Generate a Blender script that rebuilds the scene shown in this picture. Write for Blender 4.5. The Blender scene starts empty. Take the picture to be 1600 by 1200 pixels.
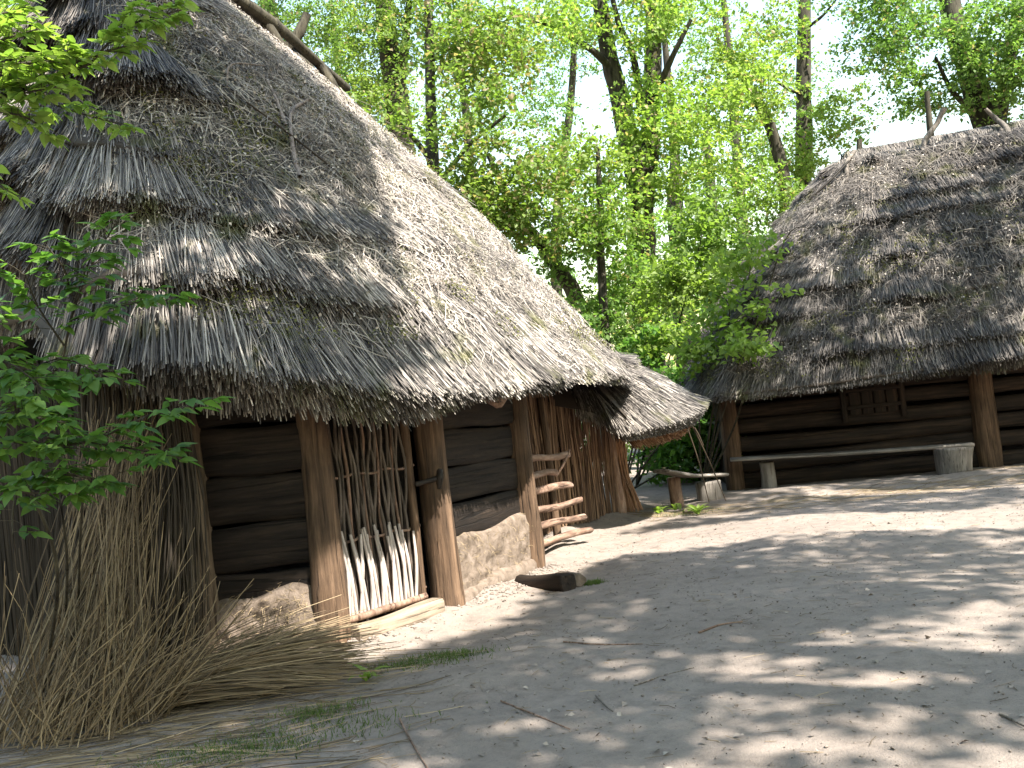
import bpy, math
import numpy as np
from mathutils import Vector, Matrix

rng = np.random.default_rng(11)
sc = bpy.context.scene
col = sc.collection
R = math.radians

# ------------------------------------------------------------------ camera, light, exposure
cam_d = bpy.data.cameras.new('camera')
cam = bpy.data.objects.new('camera', cam_d)
col.objects.link(cam)
sc.camera = cam
cam_d.sensor_width = 36.0
cam_d.lens = 1550 / 1600 * 36.0
cam_d.clip_start = 0.05
cam_d.clip_end = 3000
PITCH, ROLL = math.atan(45 / 1550), R(6)
fw = Vector((0, math.cos(PITCH), math.sin(PITCH)))
u0 = Vector((0, -math.sin(PITCH), math.cos(PITCH)))
r0 = Vector((1, 0, 0))
cr = math.cos(ROLL) * r0 - math.sin(ROLL) * u0
cu = math.sin(ROLL) * r0 + math.cos(ROLL) * u0
m = Matrix((cr, cu, -fw)).transposed().to_4x4()
m.translation = (0, 0, 1.6)
cam.matrix_world = m

SUN_EL, SUN_AZ = R(52), R(44)          # azimuth: behind the camera, turned to the right
SUN = Vector((math.cos(SUN_EL) * math.sin(SUN_AZ), -math.cos(SUN_EL) * math.cos(SUN_AZ), math.sin(SUN_EL)))
world = bpy.data.worlds.new('World')
sc.world = world
world.use_nodes = True
nt = world.node_tree
bg = nt.nodes['Background']
sky = nt.nodes.new('ShaderNodeTexSky')
sky.sky_type = 'NISHITA'
sky.sun_disc = False
sky.sun_elevation = SUN_EL
sky.sun_rotation = math.atan2(SUN.x, SUN.y)
sky.air_density = 2.0
sky.dust_density = 1.3
nt.links.new(sky.outputs[0], bg.inputs[0])
bg.inputs[1].default_value = 0.105
sun_d = bpy.data.lights.new('sun', 'SUN')
sun_d.energy = 5.0
sun_d.angle = R(0.53)
sun_d.color = (1.0, 0.945, 0.86)
sun = bpy.data.objects.new('sun', sun_d)
col.objects.link(sun)
sun.rotation_euler = SUN.to_track_quat('Z', 'Y').to_euler()
sun.location = (10, -10, 30)
sc.view_settings.view_transform = 'Standard'
sc.view_settings.look = 'None'
sc.view_settings.exposure = 1.95
sc.view_settings.gamma = 1.0
sc.view_settings.use_curve_mapping = False
sc.render.engine = 'CYCLES'
sc.cycles.max_bounces = 8
sc.cycles.diffuse_bounces = 4
sc.cycles.transmission_bounces = 4
sc.cycles.transparent_max_bounces = 4
sc.cycles.caustics_reflective = False
sc.cycles.caustics_refractive = False

# ------------------------------------------------------------------ helpers
V3 = lambda *a: np.array(a, float)
WLOC = {}


def link(o, parent=None, loc=(0, 0, 0)):
    """loc is given in the world; parents carry no rotation of their own"""
    col.objects.link(o)
    l = Vector(loc)
    WLOC[o.name] = l.copy()
    if parent is not None:
        o.parent = parent
        l = l - WLOC[parent.name]
    o.location = l
    return o


def thing(name, label, cat, loc=(0, 0, 0), group=None):
    o = bpy.data.objects.new(name, None)
    o.empty_display_size = 0.2
    link(o, None, loc)
    o['label'] = label
    o['category'] = cat
    if group:
        o['group'] = group
    return o


def tag(o, label, cat, group=None):
    o['label'] = label
    o['category'] = cat
    if group:
        o['group'] = group
    return o


def np_mesh(name, V, quads=None, tris=None, tint=None, mat=None, smooth=False):
    me = bpy.data.meshes.new(name)
    V = np.asarray(V, np.float32)
    nq = 0 if quads is None else len(quads)
    ntr = 0 if tris is None else len(tris)
    idx = []
    if nq:
        idx.append(np.asarray(quads, np.int32).ravel())
    if ntr:
        idx.append(np.asarray(tris, np.int32).ravel())
    idx = np.concatenate(idx)
    tot = np.concatenate([np.full(nq, 4, np.int32), np.full(ntr, 3, np.int32)])
    start = np.concatenate([[0], np.cumsum(tot)[:-1]]).astype(np.int32)
    me.vertices.add(len(V))
    me.vertices.foreach_set('co', V.ravel())
    me.loops.add(len(idx))
    me.loops.foreach_set('vertex_index', idx)
    me.polygons.add(nq + ntr)
    me.polygons.foreach_set('loop_start', start)
    me.polygons.foreach_set('loop_total', tot)
    if smooth:
        me.polygons.foreach_set('use_smooth', np.ones(nq + ntr, bool))
    me.update(calc_edges=True)
    if tint is not None:
        t = np.asarray(tint, np.float32)
        if t.ndim == 1:
            t = np.stack([t, 0 * t, t, np.ones_like(t)], 1)
        a = me.color_attributes.new('tint', 'FLOAT_COLOR', 'POINT')
        a.data.foreach_set('color', t.ravel())
    if mat:
        me.materials.append(mat)
    return me


def mesh_obj(name, V, parent=None, origin=(0, 0, 0), kind=None, **kw):
    o = bpy.data.objects.new(name, np_mesh(name, np.asarray(V) - np.asarray(origin, float), **kw))
    link(o, parent, origin)
    if kind:
        o['kind'] = kind
    return o


def norm(a):
    return a / np.maximum(np.linalg.norm(a, axis=-1, keepdims=True), 1e-9)


class Noise:
    """smooth value noise in three dimensions on a hashed lattice"""
    def __init__(self, seed):
        self.t = np.random.default_rng(seed).random(4096) * 2 - 1

    def __call__(self, p):
        p = np.asarray(p, float)
        i = np.floor(p).astype(np.int64)
        f = p - i
        f = f * f * (3 - 2 * f)
        out = 0
        for a in (0, 1):
            wa = f[..., 0] if a else 1 - f[..., 0]
            for b in (0, 1):
                wb = f[..., 1] if b else 1 - f[..., 1]
                for c in (0, 1):
                    wc = f[..., 2] if c else 1 - f[..., 2]
                    h = ((i[..., 0] + a) * 73856093 ^ (i[..., 1] + b) * 19349663 ^ (i[..., 2] + c) * 83492791) & 4095
                    out = out + wa * wb * wc * self.t[h]
        return out


NZ = Noise(5)


def strands(P, W, N, tint, taper=0.8):
    """P (n,k,3) centre lines, W widths, N (n,3) outward direction: thin roof-section stalks"""
    n, k, _ = P.shape
    T = norm(np.gradient(P, axis=1))
    Nk = np.repeat(N[:, None, :], k, 1)
    S = norm(np.cross(T, Nk))
    U = norm(np.cross(S, T))
    w = W[:, None, None] * np.linspace(1, taper, k)[None, :, None]
    V = np.stack([P - S * w / 2, P + U * w * 0.5, P + S * w / 2], 2).reshape(-1, 3)
    b = (np.arange(n)[:, None] * (k * 3) + np.arange(k - 1)[None, :] * 3).reshape(-1, 1)
    q = np.concatenate([b + np.array([[0, 1, 4, 3]]), b + np.array([[1, 2, 5, 4]])], 0)
    if tint.ndim == 1:
        tint = np.stack([tint, 0 * tint, tint, np.ones(n)], 1)
    return V, q, np.repeat(tint, k * 3, 0)


def join(parts):
    Vs, Qs, Ts, o = [], [], [], 0
    for V, q, t in parts:
        Vs.append(V); Qs.append(q + o); Ts.append(t); o += len(V)
    return np.concatenate(Vs), np.concatenate(Qs), np.concatenate(Ts)


# ------------------------------------------------------------------ materials
def new_mat(name):
    mt = bpy.data.materials.new(name)
    mt.use_nodes = True
    n = mt.node_tree.nodes
    return mt, n, mt.node_tree.links, n['Principled BSDF']


def node(n, typ, **kw):
    x = n.new(typ)
    for k, v in kw.items():
        setattr(x, k, v)
    return x


def ramp(n, stops):
    r = n.new('ShaderNodeValToRGB')
    e = r.color_ramp.elements
    while len(e) < len(stops):
        e.new(0.5)
    for i, (p, c) in enumerate(stops):
        e[i].position = p
        e[i].color = (*c, 1)
    return r


def mixc(n, l, fac, a, b, mode='MIX'):
    x = n.new('ShaderNodeMix')
    x.data_type = 'RGBA'
    x.blend_type = mode
    for s, v in ((x.inputs[0], fac), (x.inputs[6], a), (x.inputs[7], b)):
        if hasattr(v, 'is_linked'):
            l.new(v, s)
        elif isinstance(v, tuple):
            s.default_value = (*v, 1)
        else:
            s.default_value = v
    return x.outputs[2]


def noise(n, l, scale, detail=4, rough=0.6, vec=None, dist=0.0):
    x = n.new('ShaderNodeTexNoise')
    x.inputs['Scale'].default_value = scale
    x.inputs['Detail'].default_value = detail
    x.inputs['Roughness'].default_value = rough
    x.inputs['Distortion'].default_value = dist
    if vec is not None:
        l.new(vec, x.inputs['Vector'])
    return x.outputs['Fac']


def straw_mat(name, stops, moss=0.0, spec=0.25, mosscol=(0.075, 0.075, 0.02)):
    mt, n, l, b = new_mat(name)
    at = node(n, 'ShaderNodeAttribute', attribute_name='tint')
    sep = n.new('ShaderNodeSeparateColor')
    l.new(at.outputs['Color'], sep.inputs[0])
    r = ramp(n, stops)
    l.new(sep.outputs[0], r.inputs[0])
    c = r.outputs[0]
    tc = n.new('ShaderNodeTexCoord')
    big = noise(n, l, 0.9, 3, 0.6, tc.outputs['Object'])
    rb = ramp(n, [(0.35, (0.72, 0.70, 0.68)), (0.65, (1.1, 1.08, 1.05))])
    l.new(big, rb.inputs[0])
    c = mixc(n, l, 1.0, c, rb.outputs[0], 'MULTIPLY')
    if moss:
        mo = noise(n, l, 2.3, 4, 0.62, tc.outputs['Object'])
        rm = ramp(n, [(0.56, (0, 0, 0)), (0.68, (moss, moss, moss))])
        l.new(mo, rm.inputs[0])
        c = mixc(n, l, rm.outputs[0], c, mosscol)
    l.new(c, b.inputs['Base Color'])
    b.inputs['Roughness'].default_value = 0.62
    b.inputs['Specular IOR Level'].default_value = spec
    return mt


def wood_mat(name, dark, mid, light, grain=(9, 9, 0.7), rough=0.75, bump=0.5, dirt=None):
    mt, n, l, b = new_mat(name)
    tc = n.new('ShaderNodeTexCoord')
    oi = n.new('ShaderNodeObjectInfo')
    mp = n.new('ShaderNodeMapping')
    mp.inputs['Scale'].default_value = grain
    off = n.new('ShaderNodeVectorMath'); off.operation = 'SCALE'
    l.new(oi.outputs['Random'], off.inputs['Scale'])
    off.inputs[0].default_value = (37, 51, 23)
    add = n.new('ShaderNodeVectorMath'); add.operation = 'ADD'
    l.new(tc.outputs['Object'], add.inputs[0]); l.new(off.outputs[0], add.inputs[1])
    l.new(add.outputs[0], mp.inputs[0])
    f = noise(n, l, 2.2, 8, 0.68, mp.outputs[0], 0.4)
    r = ramp(n, [(0.28, dark), (0.5, mid), (0.74, light)])
    l.new(f, r.inputs[0])
    blot = noise(n, l, 2.6, 4, 0.6, add.outputs[0])
    rb = ramp(n, [(0.3, (0.62, 0.62, 0.62)), (0.7, (1.15, 1.12, 1.1))])
    l.new(blot, rb.inputs[0])
    c = mixc(n, l, 1.0, r.outputs[0], rb.outputs[0], 'MULTIPLY')
    mp2 = n.new('ShaderNodeMapping')
    mp2.inputs['Scale'].default_value = (grain[0] * 2.2, grain[1] * 2.2, grain[2] * 0.9)
    l.new(add.outputs[0], mp2.inputs[0])
    fc = noise(n, l, 1.6, 5, 0.6, mp2.outputs[0], 0.25)
    rc = ramp(n, [(0.36, (0.22, 0.2, 0.18)), (0.43, (1, 1, 1))])
    l.new(fc, rc.inputs[0])
    c = mixc(n, l, 0.85, c, rc.outputs[0], 'MULTIPLY')
    l.new(c, b.inputs['Base Color'])
    b.inputs['Roughness'].default_value = rough
    b.inputs['Specular IOR Level'].default_value = 0.25
    bp = n.new('ShaderNodeBump')
    bp.inputs['Strength'].default_value = bump
    bp.inputs['Distance'].default_value = 0.012
    f2 = noise(n, l, 5.0, 8, 0.75, mp.outputs[0], 0.6)
    mh = n.new('ShaderNodeMath'); mh.operation = 'MULTIPLY_ADD'
    l.new(rc.outputs[0], mh.inputs[0]); mh.inputs[1].default_value = 0.8
    l.new(f2, mh.inputs[2])
    l.new(mh.outputs[0], bp.inputs['Height'])
    l.new(bp.outputs[0], b.inputs['Normal'])
    return mt


def leaf_mat(name, a, bcol, trans=0.45, tcol=None):
    mt, n, l, b = new_mat(name)
    at = node(n, 'ShaderNodeAttribute', attribute_name='tint')
    sep = n.new('ShaderNodeSeparateColor')
    l.new(at.outputs['Color'], sep.inputs[0])
    oi = n.new('ShaderNodeObjectInfo')
    c = mixc(n, l, sep.outputs[0], a, bcol)
    c = mixc(n, l, sep.outputs[1], c, (0.36, 0.27, 0.17))
    v = n.new('ShaderNodeMath'); v.operation = 'MULTIPLY_ADD'
    l.new(oi.outputs['Random'], v.inputs[0])
    v.inputs[1].default_value = 0.35
    v.inputs[2].default_value = 0.82
    hs = n.new('ShaderNodeHueSaturation')
    l.new(c, hs.inputs['Color']); l.new(v.outputs[0], hs.inputs['Value'])
    c = hs.outputs[0]
    l.new(c, b.inputs['Base Color'])
    b.inputs['Roughness'].default_value = 0.5
    b.inputs['Specular IOR Level'].default_value = 0.35
    t = n.new('ShaderNodeBsdfTranslucent')
    tc = mixc(n, l, 1.0, c, (1.35, 1.5, 0.7), 'MULTIPLY')
    l.new(tc, t.inputs['Color'])
    mx = n.new('ShaderNodeMixShader')
    mx.inputs[0].default_value = trans
    l.new(b.outputs[0], mx.inputs[1]); l.new(t.outputs[0], mx.inputs[2])
    l.new(mx.outputs[0], n['Material Output'].inputs[0])
    return mt


M_THATCH = straw_mat('weathered_thatch', [(0.0, (0.018, 0.015, 0.013)), (0.35, (0.085, 0.076, 0.070)), (0.70, (0.27, 0.245, 0.222)), (1.0, (0.56, 0.51, 0.45))], moss=0.8)
M_THATCH_FAR = straw_mat('old_grey_thatch', [(0.0, (0.02, 0.017, 0.015)), (0.4, (0.078, 0.070, 0.064)), (0.78, (0.175, 0.158, 0.144)), (1.0, (0.31, 0.275, 0.235))], moss=0.7)
M_THATCH_BASE = straw_mat('thatch_underlayer', [(0, (0.045, 0.038, 0.032)), (1, (0.08, 0.066, 0.055))])
M_THATCH_BUTT = straw_mat('sheltered_brown_thatch', [(0, (0.10, 0.05, 0.03)), (0.5, (0.30, 0.165, 0.095)), (1, (0.50, 0.32, 0.20))])
M_SCREEN = straw_mat('brown_sticks', [(0, (0.05, 0.028, 0.018)), (0.5, (0.16, 0.095, 0.058)), (1, (0.34, 0.23, 0.15))])
M_REED_SHADE = straw_mat('sooty_reed', [(0, (0.012, 0.010, 0.008)), (0.6, (0.04, 0.032, 0.024)), (1, (0.11, 0.085, 0.06))])  # reed colour darkened to paint in the shade at the hut's left end
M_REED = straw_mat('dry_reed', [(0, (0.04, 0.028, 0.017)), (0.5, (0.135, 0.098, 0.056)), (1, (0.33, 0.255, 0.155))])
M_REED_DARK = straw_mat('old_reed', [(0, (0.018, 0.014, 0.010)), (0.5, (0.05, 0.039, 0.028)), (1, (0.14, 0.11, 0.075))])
M_FLAKE = straw_mat('dead_leaf_flakes', [(0, (0.14, 0.11, 0.09)), (0.6, (0.34, 0.30, 0.26)), (1, (0.52, 0.48, 0.44))])
M_MOSS = straw_mat('moss', [(0, (0.035, 0.04, 0.012)), (1, (0.13, 0.13, 0.03))])
M_POST = wood_mat('post_wood', (0.030, 0.019, 0.012), (0.095, 0.059, 0.036), (0.225, 0.145, 0.092), (10, 10, 0.55), bump=0.8)
M_POST_GREY = wood_mat('grey_post_wood', (0.07, 0.05, 0.035), (0.17, 0.125, 0.085), (0.30, 0.235, 0.17), (10, 10, 0.5), bump=0.9)
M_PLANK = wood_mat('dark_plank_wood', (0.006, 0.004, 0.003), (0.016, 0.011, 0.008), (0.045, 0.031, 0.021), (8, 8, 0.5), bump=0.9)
M_PLANK_FAR = wood_mat('brown_plank_wood', (0.006, 0.004, 0.003), (0.019, 0.012, 0.008), (0.06, 0.038, 0.024), (8, 8, 0.45), bump=0.9)
M_STICK = wood_mat('peeled_stick_wood', (0.12, 0.092, 0.075), (0.215, 0.175, 0.15), (0.36, 0.305, 0.27), (14, 14, 2.0), bump=0.3)
M_PEELED_LIT = wood_mat('bare_peeled_wood', (0.27, 0.225, 0.195), (0.42, 0.365, 0.33), (0.54, 0.48, 0.44), (14, 14, 2.0), bump=0.25)  # peeled sticks, made paler still to paint sunlight on the door foot
M_STICK_SHADED = wood_mat('old_stick_wood', (0.05, 0.038, 0.03), (0.105, 0.082, 0.066), (0.19, 0.155, 0.13), (14, 14, 2.0), bump=0.3)  # darker copy of the stick wood, shade of the upper door painted in
M_BEAM = wood_mat('pale_beam_wood', (0.15, 0.112, 0.08), (0.27, 0.215, 0.16), (0.38, 0.31, 0.24), (9, 9, 0.6), bump=0.5)
M_BENCH = wood_mat('weathered_bench_wood', (0.08, 0.07, 0.06), (0.19, 0.17, 0.15), (0.32, 0.29, 0.26), (9, 9, 0.5), bump=0.6)
M_RUNG = wood_mat('barked_pole_wood', (0.07, 0.04, 0.03), (0.22, 0.14, 0.10), (0.40, 0.30, 0.245), (7, 7, 1.6), bump=0.6)
M_BARK = wood_mat('tree_bark', (0.018, 0.015, 0.011), (0.052, 0.046, 0.032), (0.11, 0.10, 0.07), (5, 5, 1.0), bump=1.0, rough=0.9)
M_TWIG = wood_mat('grey_twig', (0.06, 0.05, 0.04), (0.15, 0.13, 0.11), (0.28, 0.245, 0.21), (12, 12, 2), bump=0.3)
M_IRON = wood_mat('rusty_iron', (0.012, 0.01, 0.009), (0.025, 0.02, 0.017), (0.05, 0.035, 0.025), (20, 20, 20), rough=0.55, bump=0.2)
M_LEAF = leaf_mat('maple_leaf', (0.13, 0.215, 0.045), (0.255, 0.33, 0.085), 0.52)
M_LEAF_FAR = leaf_mat('woodland_leaf', (0.088, 0.17, 0.045), (0.18, 0.265, 0.075), 0.52)
M_LEAF_DARK = leaf_mat('shrub_leaf', (0.060, 0.145, 0.032), (0.145, 0.25, 0.058), 0.5)
M_GRASS = leaf_mat('grass_blade', (0.05, 0.085, 0.018), (0.11, 0.15, 0.035), 0.3)


def clay_mat():
    mt, n, l, b = new_mat('straw_clay')
    tc = n.new('ShaderNodeTexCoord')
    f = noise(n, l, 9, 8, 0.7, tc.outputs['Object'], 0.5)
    r = ramp(n, [(0.3, (0.085, 0.064, 0.05)), (0.5, (0.165, 0.128, 0.10)), (0.72, (0.25, 0.20, 0.165))])
    l.new(f, r.inputs[0])
    l.new(r.outputs[0], b.inputs['Base Color'])
    b.inputs['Roughness'].default_value = 0.9
    b.inputs['Specular IOR Level'].default_value = 0.1
    bp = n.new('ShaderNodeBump'); bp.inputs['Strength'].default_value = 0.8; bp.inputs['Distance'].default_value = 0.02
    l.new(noise(n, l, 22, 8, 0.75, tc.outputs['Object'], 0.8), bp.inputs['Height'])
    l.new(bp.outputs[0], b.inputs['Normal'])
    return mt


M_CLAY = clay_mat()


def ground_mat():
    mt, n, l, b = new_mat('trodden_earth')
    tc = n.new('ShaderNodeTexCoord')
    P = tc.outputs['Object']
    f1 = noise(n, l, 0.55, 5, 0.6, P)
    f2 = noise(n, l, 7, 8, 0.7, P, 0.3)
    f3 = noise(n, l, 55, 6, 0.75, P)
    r1 = ramp(n, [(0.3, (0.205, 0.172, 0.148)), (0.7, (0.27, 0.23, 0.20))])
    l.new(f1, r1.inputs[0])
    r2 = ramp(n, [(0.25, (0.68, 0.67, 0.66)), (0.5, (1, 1, 1)), (0.75, (1.18, 1.17, 1.15))])
    l.new(f2, r2.inputs[0])
    c = mixc(n, l, 1.0, r1.outputs[0], r2.outputs[0], 'MULTIPLY')
    r3 = ramp(n, [(0.28, (0.55, 0.53, 0.5)), (0.42, (1, 1, 1)), (0.7, (1.12, 1.1, 1.08))])
    l.new(f3, r3.inputs[0])
    c = mixc(n, l, 0.8, c, r3.outputs[0], 'MULTIPLY')
    l.new(c, b.inputs['Base Color'])
    b.inputs['Roughness'].default_value = 0.95
    b.inputs['Specular IOR Level'].default_value = 0.08
    bp = n.new('ShaderNodeBump'); bp.inputs['Strength'].default_value = 0.7; bp.inputs['Distance'].default_value = 0.02
    m1 = n.new('ShaderNodeMath'); m1.operation = 'MULTIPLY_ADD'
    l.new(noise(n, l, 18, 8, 0.72, P, 0.4), m1.inputs[0]); m1.inputs[1].default_value = 1.0
    l.new(noise(n, l, 90, 5, 0.7, P), m1.inputs[2])
    l.new(m1.outputs[0], bp.inputs['Height'])
    l.new(bp.outputs[0], b.inputs['Normal'])
    return mt


M_GROUND = ground_mat()

# ------------------------------------------------------------------ ground
def gz(x, y):
    x = np.asarray(x, float); y = np.asarray(y, float)
    p = np.stack([x, y, np.zeros_like(x)], -1)
    h = 0.035 * NZ(p * 0.6) + 0.016 * NZ(p * 1.9 + 7) + 0.007 * NZ(p * 5.3 + 3)
    # earth trodden up against the foot of the hut wall
    wl = [(-2.9, 7.5), (-2.5, 7.52), (-1.52, 7.44), (-0.73, 8.33), (-0.01, 9.99), (0.5, 12.6), (1.3, 13.9)]
    dm = np.full_like(x, 9.0)
    for (ax, ay), (bx, by) in zip(wl[:-1], wl[1:]):
        t = np.clip(((x - ax) * (bx - ax) + (y - ay) * (by - ay)) / ((bx - ax) ** 2 + (by - ay) ** 2), 0, 1)
        dm = np.minimum(dm, np.hypot(x - ax - t * (bx - ax), y - ay - t * (by - ay)))
    h = h + (0.055 + 0.04 * NZ(p * 2.6 + 21)) * np.exp(-(dm / 0.24) ** 2) - 0.02 * np.exp(-((dm - 0.75) / 0.3) ** 2)
    # low bank in front of the far house
    d = y - (14.55 + 0.12 * (x - 4) * -0.8)
    h = h + 0.07 * np.exp(-(d / 0.55) ** 2) * (x > 1) * np.clip((x - 2.2) / 1.5, 0, 1)
    return h


def build_ground():
    xs = np.concatenate([[-400, -160, -70, -35, -20, -14], np.arange(-9, 11.01, 0.075), [14, 20, 35, 70, 160, 400]])
    ys = np.concatenate([[-300, -100, -30, -10, 0], np.arange(3, 17.5, 0.075), [18, 19, 21, 24, 28, 34, 45, 70, 160, 500]])
    X, Y = np.meshgrid(xs, ys)
    p = np.stack([X, Y, 0 * X], -1)
    fine = 0.006 * NZ(p * 9 + 1) + 0.004 * NZ(p * 17 + 11)
    Z = gz(X, Y) + fine * (np.abs(X) < 11) * (Y > 2) * (Y < 18)
    V = np.stack([X, Y, Z], -1).reshape(-1, 3)
    nx, ny = len(xs), len(ys)
    i = (np.arange(ny - 1)[:, None] * nx + np.arange(nx - 1)[None, :]).reshape(-1, 1)
    q = i + np.array([[0, 1, nx + 1, nx]])
    mesh_obj('ground', V, quads=q, mat=M_GROUND, smooth=True, kind='structure')


build_ground()

# ------------------------------------------------------------------ timbers
def frame(p0, p1, up=(0, 0, 1)):
    d = Vector(p1) - Vector(p0)
    z = d.normalized()
    u = Vector(up)
    if abs(z.dot(u)) > 0.95:
        u = Vector((0, -1, 0))
    x = u.cross(z).normalized()
    y = z.cross(x)
    return Matrix((x, y, z)).transposed(), d.length


def timber(name, p0, p1, rx, ry, mat, parent, power=2.0, wob=0.1, taper=1.0, bend=0.0, n=14, k=9, up=(0, 0, 1), seed=None, cut=0.0):
    """a pole, log or hewn plank from p0 to p1 with its own axis along local Z; rx across, ry up (or any for posts)"""
    q = np.random.default_rng(seed if seed is not None else rng.integers(1 << 30))
    rot, L = frame(p0, p1, up)
    nz = Noise(int(q.integers(1 << 30)))
    zs = np.linspace(0, L, k)
    zs = np.concatenate([[0], zs, [L]])
    sc_ = np.concatenate([[0.86], np.ones(k), [0.86]])
    zs[1] += 0.012 * min(1, L); zs[-2] -= 0.012 * min(1, L)
    a = np.arange(n) / n * 2 * math.pi
    ca, sa = np.cos(a), np.sin(a)
    ex = np.sign(ca) * np.abs(ca) ** (2 / power)
    ey = np.sign(sa) * np.abs(sa) ** (2 / power)
    rings = []
    ph = q.random(2) * 6
    for j, z in enumerate(zs):
        t = z / L
        s = sc_[j] * (1 + (taper - 1) * t)
        rr = 1 + wob * nz(np.stack([ca * 1.3, sa * 1.3, np.full(n, z * 2.2)], -1))
        bx = bend * math.sin(t * math.pi * 1.3 + ph[0]); by = bend * math.sin(t * math.pi * 1.7 + ph[1])
        dz = cut * ex * (1 if j >= k else 0) * rx
        rings.append(np.stack([ex * rx * s * rr + bx, ey * ry * s * rr + by, np.full(n, z) + dz], -1))
    V = np.concatenate(rings)
    K = len(zs)
    i = (np.arange(K - 1)[:, None] * n + np.arange(n)[None, :])
    i2 = (np.arange(K - 1)[:, None] * n + (np.arange(n)[None, :] + 1) % n)
    quads = np.stack([i, i2, i2 + n, i + n], -1).reshape(-1, 4)
    c0, c1 = len(V), len(V) + 1
    V = np.concatenate([V, [[V[:n, 0].mean(), V[:n, 1].mean(), 0]], [[V[-n:, 0].mean(), V[-n:, 1].mean(), L]]])
    ar = np.arange(n)
    tr = np.concatenate([np.stack([np.full(n, c0), (ar + 1) % n, ar], -1),
                         np.stack([np.full(n, c1), (K - 1) * n + ar, (K - 1) * n + (ar + 1) % n], -1)])
    o = bpy.data.objects.new(name, np_mesh(name, V, quads=quads, tris=tr, mat=mat, smooth=True))
    o.data.polygons.foreach_set('use_smooth', np.concatenate([np.ones(len(quads), bool), np.zeros(len(tr), bool)]))
    link(o, parent, p0)
    o.rotation_euler = rot.to_euler()
    return o


def tube(pts, rad, n=8, sub=6, seed=0, wob=0.0):
    """vertices and quads of a smooth tapering tube through pts"""
    pts = np.asarray(pts, float); rad = np.asarray(rad, float)
    t = np.arange(len(pts)); tt = np.linspace(0, len(pts) - 1, (len(pts) - 1) * sub + 1)
    pe = np.concatenate([[2 * pts[0] - pts[1]], pts, [2 * pts[-1] - pts[-2]]])
    out = []
    for x in tt:
        i = min(int(x), len(pts) - 2); f = x - i
        a, b, c, d = pe[i], pe[i + 1], pe[i + 2], pe[i + 3]
        out.append(0.5 * (2 * b + (c - a) * f + (2 * a - 5 * b + 4 * c - d) * f * f + (3 * b - a - 3 * c + d) * f ** 3))
    P = np.array(out); rr = np.interp(tt, t, rad)
    T = norm(np.gradient(P, axis=0))
    ref = V3(1, 0.2, 0.1) if abs(T[0][2]) > 0.7 else V3(0, 0, 1)
    A = norm(np.cross(T, ref)); B = np.cross(T, A)
    a = np.arange(n) / n * 2 * math.pi
    w = 1 + wob * NZ(np.stack(np.broadcast_arrays(np.cos(a)[None] * 1.5 + seed * 3.3, np.sin(a)[None] * 1.5, np.arange(len(P))[:, None] * 0.6), -1))
    V = P[:, None, :] + (A[:, None, :] * np.cos(a)[None, :, None] + B[:, None, :] * np.sin(a)[None, :, None]) * (rr[:, None] * w)[:, :, None]
    K = len(P)
    i = (np.arange(K - 1)[:, None] * n + np.arange(n)[None, :]); i2 = (np.arange(K - 1)[:, None] * n + (np.arange(n)[None, :] + 1) % n)
    return V.reshape(-1, 3), np.stack([i, i2, i2 + n, i + n], -1).reshape(-1, 4)


def tubes_obj(name, specs, mat, parent=None, origin=(0, 0, 0), n=8, sub=5, wob=0.06, kind=None):
    Vs, Qs, o = [], [], 0
    for j, (pts, rad) in enumerate(specs):
        V, q = tube(pts, rad, n, sub, j + len(pts), wob)
        Vs.append(V); Qs.append(q + o); o += len(V)
    return mesh_obj(name, np.concatenate(Vs), parent, origin, kind, quads=np.concatenate(Qs), mat=mat, smooth=True)


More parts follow.
